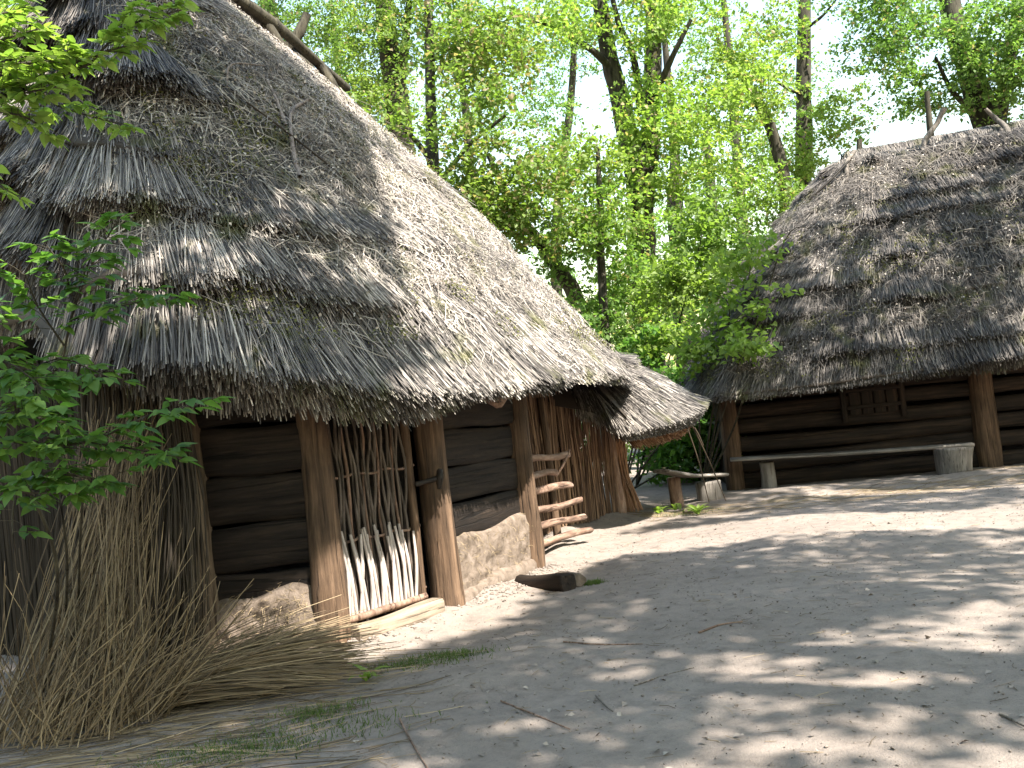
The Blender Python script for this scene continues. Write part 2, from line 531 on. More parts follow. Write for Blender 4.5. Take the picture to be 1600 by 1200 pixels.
# ------------------------------------------------------------------ thatched roofs
class Roof:
    def __init__(self, eave, A, B, bulge, cap=0.18, lump=0.055):
        E = np.asarray(eave, float); n = len(E)
        t = np.linspace(0, n, 1200, endpoint=False)
        i = t.astype(int); f = (t - i)[:, None]
        a, b, c, d = E[(i - 1) % n], E[i], E[(i + 1) % n], E[(i + 2) % n]
        C = 0.5 * (2 * b + (c - a) * f + (2 * a - 5 * b + 4 * c - d) * f * f + (3 * b - a - 3 * c + d) * f ** 3)
        L = np.concatenate([[0], np.cumsum(np.linalg.norm(np.diff(np.concatenate([C, C[:1]]), axis=0), axis=1))])
        self.len = L[-1]
        uu = np.linspace(0, L[-1], 801)
        C2 = np.concatenate([C, C[:1]])
        self.E = np.stack([np.interp(uu, L, C2[:, k]) for k in range(3)], 1)
        A = np.asarray(A, float); B = np.asarray(B, float)
        ax = B - A; l2 = (ax[:2] ** 2).sum()
        tt = ((self.E[:, :2] - A[:2]) @ ax[:2]) / l2
        tt = np.clip(tt, 0, 1); tt = tt * 0.75 + 0.25 * tt * tt * (3 - 2 * tt)
        Rg = A + tt[:, None] * ax
        dirn = self.E - Rg; dirn[:, 2] = 0
        self.R = Rg + norm(dirn) * cap
        self.bulge = bulge
        self.uu = uu
        self.lump = lump
        self.sl = float(np.linalg.norm(self.E - self.R, axis=1).mean())

    def pt(self, u, s):
        u = np.mod(u, self.len)
        E = np.stack([np.interp(u, self.uu, self.E[:, k]) for k in range(3)], -1)
        G = np.stack([np.interp(u, self.uu, self.R[:, k]) for k in range(3)], -1)
        P = G + (E - G) * s[..., None]
        out = E - G; out[..., 2] = 0
        w = np.sin(np.clip(s, 0, 1) * math.pi)
        q = np.stack([u * 1.15, s * self.sl * 1.5, 0 * u + self.bulge], -1)
        lump = self.lump * (NZ(q) + 0.5 * NZ(q * 2.3 + 5)) * np.clip(w * 1.6, 0.15, 1)
        P = P + norm(out) * (self.bulge * w + lump)[..., None]
        return P

    def nrm(self, u, s):
        e = 0.08
        a = self.pt(u + e, s) - self.pt(u - e, s)
        b = self.pt(u, s + 0.01) - self.pt(u, s - 0.01)
        return norm(np.cross(b, a))

    def slope(self, u):
        s0 = np.zeros_like(u)
        return np.linalg.norm(self.pt(u, s0 + 1) - self.pt(u, s0), axis=-1)


def build_roof(roof, ncourse, thick, parent, origin, mat, u0, u1, count, seed, length, width, messy, thickfun=None, name='thatch', jag=1.0):
    q = np.random.default_rng(seed)
    nz = Noise(seed + 50)
    tf = thickfun or (lambda u: np.ones_like(u))

    def butt(u, k):
        w = nz(np.stack([u * 1.1, np.full_like(u, k * 7.3), u * 0], -1)) * 0.026 + nz(np.stack([u * 3.3, np.full_like(u, k * 3.1), u * 0 + 5], -1)) * 0.012
        return (k + 1) / ncourse + w * jag * (k < ncourse - 1) + (k == ncourse - 1) * w * 0.35
    # solid under-layer with the ledges of the courses
    un = np.linspace(0, roof.len, 360, endpoint=False)
    rows = [(np.zeros_like(un) - 0.01, -0.03 + un * 0)]
    for k in range(ncourse):
        s = butt(un, k)
        rows.append((s - 0.35 / ncourse, thick * 0.25 * tf(un)))
        rows.append((s - 0.010, thick * 0.55 * tf(un)))
        if k < ncourse - 1:
            rows.append((s - 0.004, -0.02 + 0 * un))
    rows.append((np.ones_like(un) - 0.012, -0.10 + 0 * un))
    rows.append((np.ones_like(un) * 0.97, -0.17 + 0 * un))
    rows.append((np.ones_like(un) * 0.45, -0.20 + 0 * un))
    V = np.concatenate([roof.pt(un, s) + roof.nrm(un, np.clip(s, 0.02, 0.98)) * np.asarray(l)[:, None] for s, l in rows])
    nu = len(un); K = len(rows)
    i = np.arange(K - 1)[:, None] * nu + np.arange(nu)[None, :]; i2 = np.arange(K - 1)[:, None] * nu + (np.arange(nu)[None, :] + 1) % nu
    base = mesh_obj('roof', V, parent, origin, quads=np.stack([i, i + nu, i2 + nu, i2], -1).reshape(-1, 4),
                    tint=np.full(len(V), 0.4), mat=M_THATCH_BASE, smooth=False)
    # stalks
    parts = []
    per = count // ncourse
    for k in range(ncourse):
        nk = int(per * 1.0)
        u = q.uniform(u0, u1, nk)
        fr = (k + 1) / ncourse
        keep = q.random(nk) < 0.25 + 0.75 * fr
        if k == ncourse - 1:
            keep[:] = True
        u = u[keep]; nk = len(u)
        lam = q.random(nk) ** 0.6
        if k == ncourse - 1:
            lam = q.uniform(-0.9, 1.0, nk)
        s1 = butt(u, k) + q.normal(0, 0.0045 if k == ncourse - 1 else 0.008, nk)
        sl = roof.slope(u)
        ln = length * q.uniform(0.55, 1.3, nk)
        s0 = s1 - ln / sl
        s0 = np.maximum(s0, -0.02)
        th = thick * tf(u) * np.clip(0.85 + 0.8 * nz(np.stack([u * 0.9, np.full_like(u, k * 5.7), u * 0 + 3], -1)), 0.25, 1.7)
        P0 = roof.pt(u, s0); P1 = roof.pt(u, s1); Pm = roof.pt(u, (s0 + s1) / 2)
        N = roof.nrm(u, np.clip(s1, 0.05, 0.95))
        side = norm(np.cross(N, P1 - P0))
        skew = q.normal(0, 0.06, nk) * (1 + 5 * messy(u, s1) * q.random(nk) ** 2 * (k < ncourse - 1))
        bow = q.normal(0, 0.014, nk) * (1 + 3 * messy(u, s1))
        # whole tufts lean together
        lean = nz(np.stack([u * 2.3, s1 * 9, u * 0 + 2], -1)) * 0.10
        P0 = P0 + N * (-0.05 + 0.03 * lam[:, None])
        Pm = Pm + N * (th * lam * 0.55)[:, None] + side * (bow + (skew + lean) * ln * 0.5)[:, None]
        P1 = P1 + N * (th * lam)[:, None] + side * ((skew + lean) * ln)[:, None] + N * (q.random(nk) < 0.06)[:, None] * q.uniform(0, 0.08, nk)[:, None]
        w = width * q.uniform(0.65, 1.35, nk)
        clump = 0.5 + 0.5 * nz(np.stack([u * 3.1, s1 * 14, u * 0 + 9], -1)) + 0.5 * nz(np.stack([u * 0.9, s1 * 5, u * 0 + 19], -1))
        tint = np.clip(q.beta(1.25, 1.5, nk) * 0.80 + clump * 0.36 - 0.10, 0, 1)
        parts.append(strands(np.stack([P0, Pm, P1], 1), w, N, tint, 0.9))
    # a thin loose cover over the whole slope, so that no bare under-layer shows between courses
    nk = count // 5
    u = q.uniform(u0, u1, nk); s1 = 1 - 0.97 * q.random(nk) ** 1.5
    sl = roof.slope(u); ln = length * q.uniform(0.3, 0.8, nk)
    s0 = np.maximum(s1 - ln / sl, 0)
    P0 = roof.pt(u, s0); P1 = roof.pt(u, s1)
    N = roof.nrm(u, np.clip(s1, 0.05, 0.95))
    side = norm(np.cross(N, P1 - P0))
    l0 = q.uniform(0.0, 0.05, nk) + thick * 0.25
    off = (q.normal(0, 0.12, nk) * ln)[:, None] * side
    P0 = P0 + N * (l0 - 0.04)[:, None]; P1 = P1 + N * (l0 + q.uniform(0, 0.03, nk))[:, None] + off
    parts.append(strands(np.stack([P0, (P0 + P1) / 2 + N * 0.01 + side * q.normal(0, 0.012, nk)[:, None], P1], 1), width * q.uniform(0.6, 1.2, nk), N, np.clip(q.beta(1.3, 1.9, nk), 0, 1), 0.9))
    V, Q, T = join(parts)
    o = mesh_obj(name, V, base, origin, 'stuff', quads=Q, tint=T, mat=mat)
    return base


def scatter_mess(roof, u0, u1, s0, s1, n, seed, dens, lift, parent, origin, mat, length=(0.12, 0.4), width=0.007, name='loose_straw'):
    q = np.random.default_rng(seed)
    u = q.uniform(u0, u1, n * 3); s = q.uniform(s0, s1, n * 3)
    keep = q.random(n * 3) < dens(u, s)
    u, s = u[keep][:n], s[keep][:n]; n = len(u)
    P = roof.pt(u, s); N = roof.nrm(u, s)
    T = norm(roof.pt(u, s + 0.01) - P); S = np.cross(N, T)
    a = q.normal(0, 0.9, n)
    d = T * np.cos(a)[:, None] + S * np.sin(a)[:, None]
    L = q.uniform(*length, n)[:, None]
    l = q.uniform(lift * 0.7, lift * 1.3, n)[:, None]
    c = np.cross(N, d) * (q.normal(0, 0.10, n)[:, None] * L)
    A = P + N * l - d * L / 2 - N * q.uniform(0, 0.05, n)[:, None]
    B = P + N * (l + q.uniform(0.0, 0.04, n)[:, None]) + c
    C = P + N * l + d * L / 2 - N * q.uniform(-0.02, 0.05, n)[:, None]
    V, Q, Tn = strands(np.stack([A, B, C], 1), width * q.uniform(0.6, 1.4, n), N, np.clip(q.beta(2, 1.6, n), 0, 1), 0.7)
    return mesh_obj(name, V, parent, origin, 'stuff', quads=Q, tint=Tn, mat=mat)


def flakes(roof, u0, u1, s0, s1, n, seed, dens, lift, parent, origin, mat, size=(0.015, 0.035), name='dead_leaves'):
    q = np.random.default_rng(seed)
    u = q.uniform(u0, u1, n * 3); s = q.uniform(s0, s1, n * 3)
    keep = q.random(n * 3) < dens(u, s)
    u, s = u[keep][:n], s[keep][:n]; n = len(u)
    P = roof.pt(u, s); N = roof.nrm(u, s)
    P = P + N * (lift * q.uniform(0.5, 1.35, n))[:, None]
    return leaves_obj(name, P, q.uniform(*size, n), norm(N + q.normal(0, 0.45, (n, 3))), q, mat, q.random(n), parent, origin, kind='stuff')


def leaf_quads(P, size, N, q, tint, aspect=0.42, dirs=None, fold=0.25, seed_share=0.0):
    """small folded leaves: base, left, tip, right (two faces meeting at the midrib)"""
    n = len(P)
    d = q.normal(0, 1, (n, 3)) if dirs is None else dirs
    d = norm(d - N * (d * N).sum(1, keepdims=True))
    s = np.cross(N, d)
    sz = np.asarray(size)[:, None]
    base = P - d * sz * 0.5
    tip = P + d * sz * 0.5 - N * sz * 0.12
    mid = P - d * sz * 0.05
    l = mid + s * sz * aspect + N * sz * fold * 0.5
    r = mid - s * sz * aspect + N * sz * fold * 0.5
    V = np.stack([base, l, tip, r], 1).reshape(-1, 3)
    i = np.arange(n)[:, None] * 4
    T = np.concatenate([i + np.array([[0, 2, 1]]), i + np.array([[0, 3, 2]])], 1).reshape(-1, 3)
    t4 = np.stack([tint, (q.random(n) < seed_share) * 0.85, tint, np.ones(n)], 1)
    return V, T, np.repeat(t4, 4, 0)


def leaves_obj(name, P, size, N, q, mat, tint, parent=None, origin=(0, 0, 0), kind=None, **kw):
    V, T, t = leaf_quads(np.asarray(P, float), size, N, q, np.asarray(tint, float), **kw)
    return mesh_obj(name, V, parent, origin, kind, tris=T, tint=t, mat=mat)


def u_of(roof, xy):
    d = ((roof.E[:, :2] - np.asarray(xy)[None, :2]) ** 2).sum(1)
    return roof.uu[int(d.argmin())]


#%%HUT
#%%HOUSE
#%%YARD
#%%TREES
# ------------------------------------------------------------------ the near hut
HUT = (-1.5, 11.0, 0)
hut = thing('thatched_hut', 'big near hut with tall shaggy thatched roof, stick door and round end', 'hut', HUT)
EAVE = [(-6.4, 12.0, 2.1), (-5.7, 9.6, 2.2), (-3.823, 7.900, 2.643), (-2.961, 7.000, 2.206), (-2.406, 6.700, 2.100), (-1.653, 6.750, 1.917), (-0.914, 7.000, 1.745),
        (-0.537, 7.450, 1.766), (-0.001, 8.400, 1.838), (0.621, 9.640, 1.840), (1.212, 11.400, 1.848), (1.40, 12.8, 1.85), (0.6, 15.0, 2.1),
        (-0.8, 17.2, 2.1), (-2.5, 18.5, 2.1), (-4.6, 17.7, 2.1), (-6.2, 15.0, 2.2)]
ROOF = Roof(EAVE, (-3.85, 10.3, 7.1), (-2.45, 14.9, 6.65), 0.12, 0.22)
uA = u_of(ROOF, (-6.4, 12.0)); uB = u_of(ROOF, (0.6, 16.5))
uL = u_of(ROOF, (-2.961, 7.000, 2.206)); uF = u_of(ROOF, (-0.921, 7.000, 1.682)); uR = u_of(ROOF, (1.40, 12.8))
uL2 = u_of(ROOF, (-5.7, 9.6))
if uB < uA:
    uA -= ROOF.len


def side_step(u):        # the courses end in deep ledges at the left, worn flat at the right
    x = np.interp(np.mod(u, ROOF.len), [0, uL2, uL, uF, uR, ROOF.len], [1.7, 2.4, 2.0, 1.0, 0.65, 1.7])
    return x


def mess_near(u, s):
    return np.clip((np.mod(u, ROOF.len) - uL) / (uR - uL) * 1.5, 0.05, 1.0)


roof = build_roof(ROOF, 8, 0.15, hut, HUT, M_THATCH, u_of(ROOF, (-6.4, 12.0)), u_of(ROOF, (0.6, 16.5)), 230000, 3, 0.95, 0.0088, mess_near, side_step)


def d_right(u, s):
    x = np.clip((u - uL) / (uR - uL), 0, 1)
    n = 0.5 + 0.5 * NZ(np.stack([u * 1.6, s * 9, u * 0], -1))
    return np.clip(np.minimum(1, 0.12 + 1.6 * x) * (0.15 + 1.1 * n ** 1.5) * (1 - 0.85 * (s > 0.84)), 0, 1)


scatter_mess(ROOF, uL, u_of(ROOF, (0.6, 15.0)), 0.0, 0.99, 26000, 5, d_right, 0.11, roof, HUT, M_THATCH, (0.10, 0.45), 0.007)
flakes(ROOF, uL, uR, 0.02, 0.97, 14000, 6, d_right, 0.13, roof, HUT, M_FLAKE)
flakes(ROOF, uL + 1, uR, 0.25, 0.93, 15000, 8, lambda u, s: (NZ(np.stack([u * 2.2, s * 13, u * 0 + 4], -1)) > 0.36) * 1.0, 0.12, roof, HUT, M_MOSS, (0.012, 0.03), 'moss')
# back of the roof, seen only from other places: a thinner cover
q_ = np.random.default_rng(4)

# dead branches and a long rod lying on the thatch
tubes_obj('roof_stick', [([(-1.999, 9.246, 4.965), (-1.890, 9.047, 4.709), (-1.750, 8.702, 4.337)], [0.012, 0.016, 0.017])], M_STICK, hut, HUT, 7, 6, 0.2)
tubes_obj('roof_stick', [([(-1.661, 9.537, 4.84), (-1.756, 9.081, 4.589), (-1.702, 8.65, 4.254), (-1.642, 8.395, 3.96), (-1.559, 8.113, 3.717)], [0.014, 0.018, 0.018, 0.024, 0.02])], M_STICK, hut, HUT, 7, 6, 0.2)
tubes_obj('roof_stick', [([(-2.530, 8.559, 4.956), (-1.809, 8.545, 4.32), (-1.137, 8.788, 3.683)], [0.008, 0.009, 0.008])], M_REED, hut, HUT, 6, 6, 0.1)
tubes_obj('roof_stick', [([(-2.207, 8.587, 4.70), (-2.19, 8.75, 4.95), (-2.0, 9.2, 5.08)], [0.010, 0.010, 0.006])], M_STICK, hut, HUT, 6, 6, 0.1)
tubes_obj('roof_stick', [([(-2.174, 6.898, 2.654), (-2.044, 6.978, 2.73), (-2.0, 7.13, 2.91)], [0.008, 0.008, 0.005])], M_STICK, hut, HUT, 6, 6, 0.1)

# ridge timbers
rz = [(-3.9, 10.15, 7.25), (-3.0, 12.6, 7.12), (-2.38, 14.8, 6.86), (-2.1, 15.4, 6.6)]
tubes_obj('ridge_pole', [(rz, [0.075, 0.10, 0.085, 0.05])], M_BARK, hut, HUT, 9, 8, 0.5)
tubes_obj('ridge_pole', [([(-3.55, 10.3, 7.1), (-2.6, 12.5, 6.9), (-1.98, 14.7, 6.68)], [0.06, 0.07, 0.05])], M_BARK, hut, HUT, 8, 6, 0.25)
for j, yy in enumerate((11.1, 12.4, 13.7)):
    x = -3.62 + (yy - 10.3) * 0.32
    z = 7.12 - (yy - 10.3) * 0.08
    tubes_obj('saddle_stick', [([(x - 0.55, yy - 0.05, z - 0.55), (x - 0.12, yy, z + 0.12), (x + 0.05, yy + 0.02, z + 0.30), (x + 0.22, yy + 0.05, z + 0.62)], [0.05, 0.075, 0.08, 0.06]),
                               ([(x + 0.6, yy + 0.1, z - 0.62), (x + 0.30, yy + 0.1, z - 0.1), (x + 0.02, yy + 0.08, z + 0.22), (x - 0.25, yy + 0.1, z + 0.6)], [0.05, 0.07, 0.07, 0.05])], M_BARK, hut, HUT, 8, 6, 0.3)

# posts
P1, P2, P3, P4 = (-2.50, 7.52), (-1.52, 7.44), (-0.73, 8.33), (-0.01, 9.99)
POSTS = [(P1, 0.145, M_POST_GREY, 0.03), (P2, 0.122, M_POST, 0.01), (P3, 0.132, M_POST, 0.0), (P4, 0.130, M_POST, -0.01)]
for (x, y), r_, mt, lean in POSTS:
    timber('post', (x, y, -0.15), (x - lean, y + 0.05, 2.25), r_ * 1.06, r_ * 1.06, mt, hut, 2.3, 0.14, 0.90, 0.012, 18, 16, (0, -1, 0))
p5 = timber('post', (1.297, 13.880, 0.000), (1.297, 13.880, 1.417), 0.085, 0.085, M_RUNG, hut, 2, 0.12, 0.85, 0.02, 12, 12, (0, -1, 0))


def lerp(a, b, t):
    return tuple(a[i] + (b[i] - a[i]) * t for i in range(len(a)))


def inset(a, b, d):      # shift a wall line inwards
    n = Vector((b[1] - a[1], -(b[0] - a[0]))).normalized()
    return (a[0] - n.x * d, a[1] - n.y * d), (b[0] - n.x * d, b[1] - n.y * d)


def plank_wall(a, b, edges, mat, parent, th=0.055, sag=0.0, wob=0.10, power=4.0, name='plank'):
    for j in range(len(edges) - 1):
        z0, z1 = edges[j], edges[j + 1]
        h = (z1 - z0) / 2 - 0.006
        dz = rng.normal(0, 0.012)
        off = rng.normal(0, 0.014)
        aa, bb = inset(a, b, off)
        timber(name, (aa[0], aa[1], (z0 + z1) / 2 - dz), (bb[0], bb[1], (z0 + z1) / 2 + dz), th * rng.uniform(0.85, 1.2), h, mat, parent, power, wob, 1.0, 0.012, 18, 14)


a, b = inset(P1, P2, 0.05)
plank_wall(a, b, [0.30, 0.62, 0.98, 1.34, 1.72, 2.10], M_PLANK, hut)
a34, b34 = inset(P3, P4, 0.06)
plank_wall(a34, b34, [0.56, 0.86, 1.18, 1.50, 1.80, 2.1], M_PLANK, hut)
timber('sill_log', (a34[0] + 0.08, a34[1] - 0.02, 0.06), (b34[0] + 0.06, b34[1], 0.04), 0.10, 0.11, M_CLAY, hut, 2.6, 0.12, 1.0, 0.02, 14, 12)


def clay_panel(a, b, ztop, zbot, seed, th=0.07):
    nx, nzv = 46, 30
    nzr = Noise(seed)
    n = Vector((b[1] - a[1], -(b[0] - a[0]))).normalized()
    V = []
    for i in range(nzv):
        for j in range(nx):
            t = j / (nx - 1)
            zt = ztop(t)
            v = i / (nzv - 1)
            z = zbot + (zt - zbot) * v
            x = a[0] + (b[0] - a[0]) * t; y = a[1] + (b[1] - a[1]) * t
            V.append((x, y, z, v, t))
    V = np.array(V)
    p = V[:, :3]
    d = th * (1 - 0.5 * V[:, 3] ** 6) + 0.035 * nzr(p * 5) + 0.018 * nzr(p * 14) + 0.008 * nzr(p * 33)
    d = d * np.clip((1 - V[:, 3]) * 14 + 0.15, 0, 1)
    front = p + d[:, None] * np.array([n.x, n.y, 0])
    back = p - np.array([n.x, n.y, 0]) * 0.05
    Vv = np.concatenate([front, back])
    N0 = len(p)
    i = (np.arange(nzv - 1)[:, None] * nx + np.arange(nx - 1)[None, :]).reshape(-1, 1)
    qf = i + np.array([[0, 1, nx + 1, nx]])
    top = (nzv - 1) * nx + np.arange(nx - 1)
    qt = np.stack([top, top + 1, top + 1 + N0, top + N0], -1)
    o = mesh_obj('clay_panel', Vv, hut, HUT, quads=np.concatenate([qf, qf[:, ::-1] + N0, qt]), mat=M_CLAY, smooth=True)
    # chopped straw sticking out of the clay
    k = 420
    sel = rng.integers(0, N0, k)
    A = front[sel]
    dr = norm(rng.normal(0, 1, (k, 3)) * np.array([1, 1, 0.8]) + np.array([n.x, n.y, 0]) * 0.45)
    L = rng.uniform(0.02, 0.07, k)[:, None]
    st = strands(np.stack([A - dr * 0.01, A + dr * L * 0.5, A + dr * L + V3(0, 0, -0.01)], 1), np.full(k, 0.004), np.tile([n.x, n.y, 0.2], (k, 1)), rng.uniform(0.5, 1, k))
    mesh_obj('clay_straw', st[0], o, HUT, 'stuff', quads=st[1], tint=st[2], mat=M_REED)
    return o


clay_panel(*inset(P3, P4, 0.02), lambda t: 0.60 + 0.03 * math.sin(t * 9), -0.05, 21)
clay_panel(*inset(P1, P2, 0.01), lambda t: 0.40 + 0.14 * t + 0.03 * math.sin(t * 11), -0.05, 22, 0.09)
timber('wall_plate', (P1[0] - 0.2, P1[1] + 0.15, 2.13), (P2[0] + 0.1, P2[1] + 0.15, 2.05), 0.10, 0.10, M_PLANK, hut)
timber('wall_plate', (P2[0] + 0.05, P2[1] + 0.15, 2.05), (P4[0] - 0.1, P4[1] + 0.1, 2.06), 0.10, 0.10, M_PLANK, hut)
timber('rafter_end', (-0.55, 9.2, 2.10), (-0.100, 8.450, 1.784), 0.10, 0.125, M_RUNG, hut, 2.2, 0.15, 1.05)

# the wall behind and round the back
ring = [(-2.62, 7.62), (-3.6, 8.2), (-4.7, 9.6), (-5.3, 11.5), (-5.3, 15), (-4.2, 16.8), (-2.4, 17.5), (-0.6, 16.8), (0.5, 15.0), (0.75, 13.9), (0.15, 12.6), (-0.25, 11.4), (-0.12, 10.2)]
for j in range(len(ring) - 1):
    aa, bb = ring[j], ring[j + 1]
    for z0, z1 in ((-0.1, 0.5), (0.5, 1.05), (1.05, 1.6), (1.6, 2.15), (2.15, 2.62)):
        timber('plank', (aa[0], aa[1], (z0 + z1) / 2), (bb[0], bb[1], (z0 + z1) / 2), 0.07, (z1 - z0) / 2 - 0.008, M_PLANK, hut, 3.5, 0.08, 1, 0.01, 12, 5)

# dark sheet added inside the log ring to stop light through the gaps
V_, Q_ = [], []
for j, (x, y) in enumerate(ring):
    k = 0.93
    xx, yy = -2.3 + (x + 2.3) * k, 12.5 + (y - 12.5) * k
    V_ += [(xx, yy, -0.1), (xx, yy, 2.6), (xx + 0.02 * (-2.3 - x), yy + 0.02 * (12.5 - y), -0.1), (xx + 0.02 * (-2.3 - x), yy + 0.02 * (12.5 - y), 2.6)]
for j in range(len(ring) - 1):
    a_ = 4 * j
    Q_ += [(a_, a_ + 4, a_ + 5, a_ + 1), (a_ + 2, a_ + 3, a_ + 7, a_ + 6), (a_ + 1, a_ + 5, a_ + 7, a_ + 3)]
mesh_obj('lining', V_, hut, HUT, quads=Q_, mat=M_PLANK)

# stick door between the two middle posts
dd = Vector((P3[0] - P2[0], P3[1] - P2[1], 0)).normalized()
dn = Vector((dd.y, -dd.x, 0))
D0 = Vector((P2[0], P2[1], 0)) - dn * 0.05
door = bpy.data.objects.new('door', None)
link(door, hut, D0)
tA, tB = 0.155, 0.905
for j in range(24):
    t = tA + (tB - tA) * (j + 0.5 + rng.uniform(-0.22, 0.22)) / 24
    pts = []
    x = t
    w1, w2 = rng.uniform(0, 6, 2)
    for z in np.linspace(0.17, 1.98, 9):
        xx = x + 0.016 * math.sin(z * 3.1 + w1) + 0.009 * math.sin(z * 7.3 + w2) + rng.normal(0, 0.004)
        pts.append(D0 + dd * xx + dn * (0.02 * (1 if (j + int(z * 2)) % 2 else -1) * 0.6) + Vector((0, 0, z)))
    rr = rng.uniform(0.0105, 0.0145)
    tubes_obj('stake', [(pts, np.linspace(rr * 1.15, rr * 0.8, 9))], M_RUNG if j % 5 == 0 else M_STICK_SHADED, door, D0, 7, 3, 0.2)
for z in (0.24, 0.75, 1.25, 1.75):
    pts = [D0 + dd * t + dn * (0.024 * (1 if k % 2 else -1)) + Vector((0, 0, z + 0.01 * math.sin(t * 20))) for k, t in enumerate(np.linspace(tA - 0.04, tB + 0.1, 14))]
    tubes_obj('withe', [(pts, np.full(14, 0.011))], M_RUNG, door, D0, 6, 3)
for j in range(19):     # leaning sticks woven over the foot of the door
    t = tA + 0.01 + (tB - tA - 0.06) * j / 18
    k = rng.uniform(0.02, 0.09) * (1 if j % 3 else -1)
    h = rng.uniform(0.50, 0.66)
    pts = [D0 + dd * t + dn * 0.045 + Vector((0, 0, 0.18)), D0 + dd * (t - k * 0.5) + dn * 0.06 + Vector((0, 0, 0.18 + h * 0.5)), D0 + dd * (t - k) + dn * 0.03 + Vector((0, 0, 0.18 + h))]
    tubes_obj('stake', [(pts, [0.016, 0.015, 0.011])], M_PEELED_LIT, door, D0, 7, 4, 0.15)
tubes_obj('bottom_rail', [([D0 + dd * (tA - 0.06) + dn * 0.06 + Vector((0, 0, 0.17)), D0 + dd * 0.5 + dn * 0.07 + Vector((0, 0, 0.18)), D0 + dd * (tB + 0.05) + dn * 0.06 + Vector((0, 0, 0.19))], [0.028, 0.03, 0.026])], M_RUNG, door, D0, 9, 5, 0.25)
tubes_obj('frame_pole', [([D0 + dd * (tB + 0.055) + Vector((0, 0, 0.1)), D0 + dd * (tB + 0.06) + Vector((0, 0, 1.0)), D0 + dd * (tB + 0.045) + Vector((0, 0, 2.05))], [0.042, 0.04, 0.038])], M_POST, door, D0, 10, 6, 0.12)
tubes_obj('frame_pole', [([D0 + dd * (tA - 0.045) + Vector((0, 0, 0.1)), D0 + dd * (tA - 0.05) + Vector((0, 0, 1.0)), D0 + dd * (tA - 0.05) + Vector((0, 0, 2.05))], [0.03, 0.03, 0.028])], M_POST, door, D0, 10, 6, 0.12)
# dark sheet standing in for the unlit inside of the doorway
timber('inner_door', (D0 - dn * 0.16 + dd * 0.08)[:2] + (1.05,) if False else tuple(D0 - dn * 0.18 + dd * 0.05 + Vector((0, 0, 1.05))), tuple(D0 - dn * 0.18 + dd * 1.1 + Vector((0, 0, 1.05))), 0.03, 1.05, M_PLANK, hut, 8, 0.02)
# latch on the right-hand post of the door
lp = D0 + dd * (tB + 0.06) + dn * 0.06
tubes_obj('latch', [([lp + Vector((0, 0, 1.10)), lp + dd * 0.09 + dn * 0.05 + Vector((0, 0, 1.115)), lp + dd * 0.17 + dn * 0.09 + Vector((0, 0, 1.13))], [0.022, 0.02, 0.026]),
                    ([lp + dd * 0.17 + dn * 0.09 + Vector((0, 0, 1.04)), lp + dd * 0.175 + dn * 0.105 + Vector((0, 0, 1.13)), lp + dd * 0.2 + dn * 0.085 + Vector((0, 0, 1.19))], [0.018, 0.034, 0.03])], M_IRON, hut, HUT, 8, 5, 0.2)
timber('threshold', tuple(D0 + dd * 0.115 + dn * 0.15 + Vector((0, 0, 0.055))), tuple(D0 + dd * 1.02 + dn * 0.13 + Vector((0, 0, 0.06))), 0.085, 0.095, M_BEAM, hut, 4.5, 0.07, 1.0, 0.012, 20, 14)
# rounded foot stone of clay beside the second post
timber('clay_foot', (P2[0] - 0.30, P2[1] - 0.10, 0.02), (P2[0] - 0.10, P2[1] - 0.16, 0.05), 0.10, 0.11, M_CLAY, hut, 2, 0.2, 0.9)

# porch at the far end
PE = [(1.108, 12.300, 1.426), (1.279, 12.000, 1.176), (1.644, 12.100, 1.183), (2.044, 12.400, 1.231), (2.424, 13.000, 1.318), (2.62, 14.4, 1.45), (2.1, 15.6, 1.75), (0.8, 15.9, 1.9), (-0.1, 14.8, 1.9), (0.1, 13.2, 1.75)]
PORCH = Roof(PE, (0.3, 13.6, 2.66), (0.4, 14.4, 2.7), 0.2, 0.1, 0.02)
build_roof(PORCH, 2, 0.12, hut, HUT, M_THATCH, u_of(PORCH, PE[0]) - 0.3, u_of(PORCH, PE[6]), 26000, 31, 0.85, 0.009, lambda u, s: u * 0 + 0.15)
# sheltered brown ends of the porch thatch
n_ = 5200
u = rng.uniform(u_of(PORCH, PE[1]) + 0.25, u_of(PORCH, PE[6]), n_)
s1 = np.full(n_, 1.0) - rng.uniform(0, 0.03, n_) - 0.04 * rng.random(n_)
lv = -rng.uniform(0.06, 0.36, n_)
N = PORCH.nrm(u, np.full(n_, 0.9))
A = PORCH.pt(u, s1 - 0.32) + N * lv[:, None]; B = PORCH.pt(u, s1) + N * lv[:, None] * 1.0
st = strands(np.stack([A, (A + B) / 2, B], 1), rng.uniform(0.008, 0.014, n_), -N, rng.random(n_), 1.0)
st2 = strands(np.stack([A, (A + B) / 2, B], 1), rng.uniform(0.008, 0.014, n_), N, rng.random(n_), 1.0)
st = join([st, st2])
mesh_obj('thatch_ends', st[0], hut, HUT, 'stuff', quads=st[1], tint=st[2], mat=M_THATCH_BUTT)

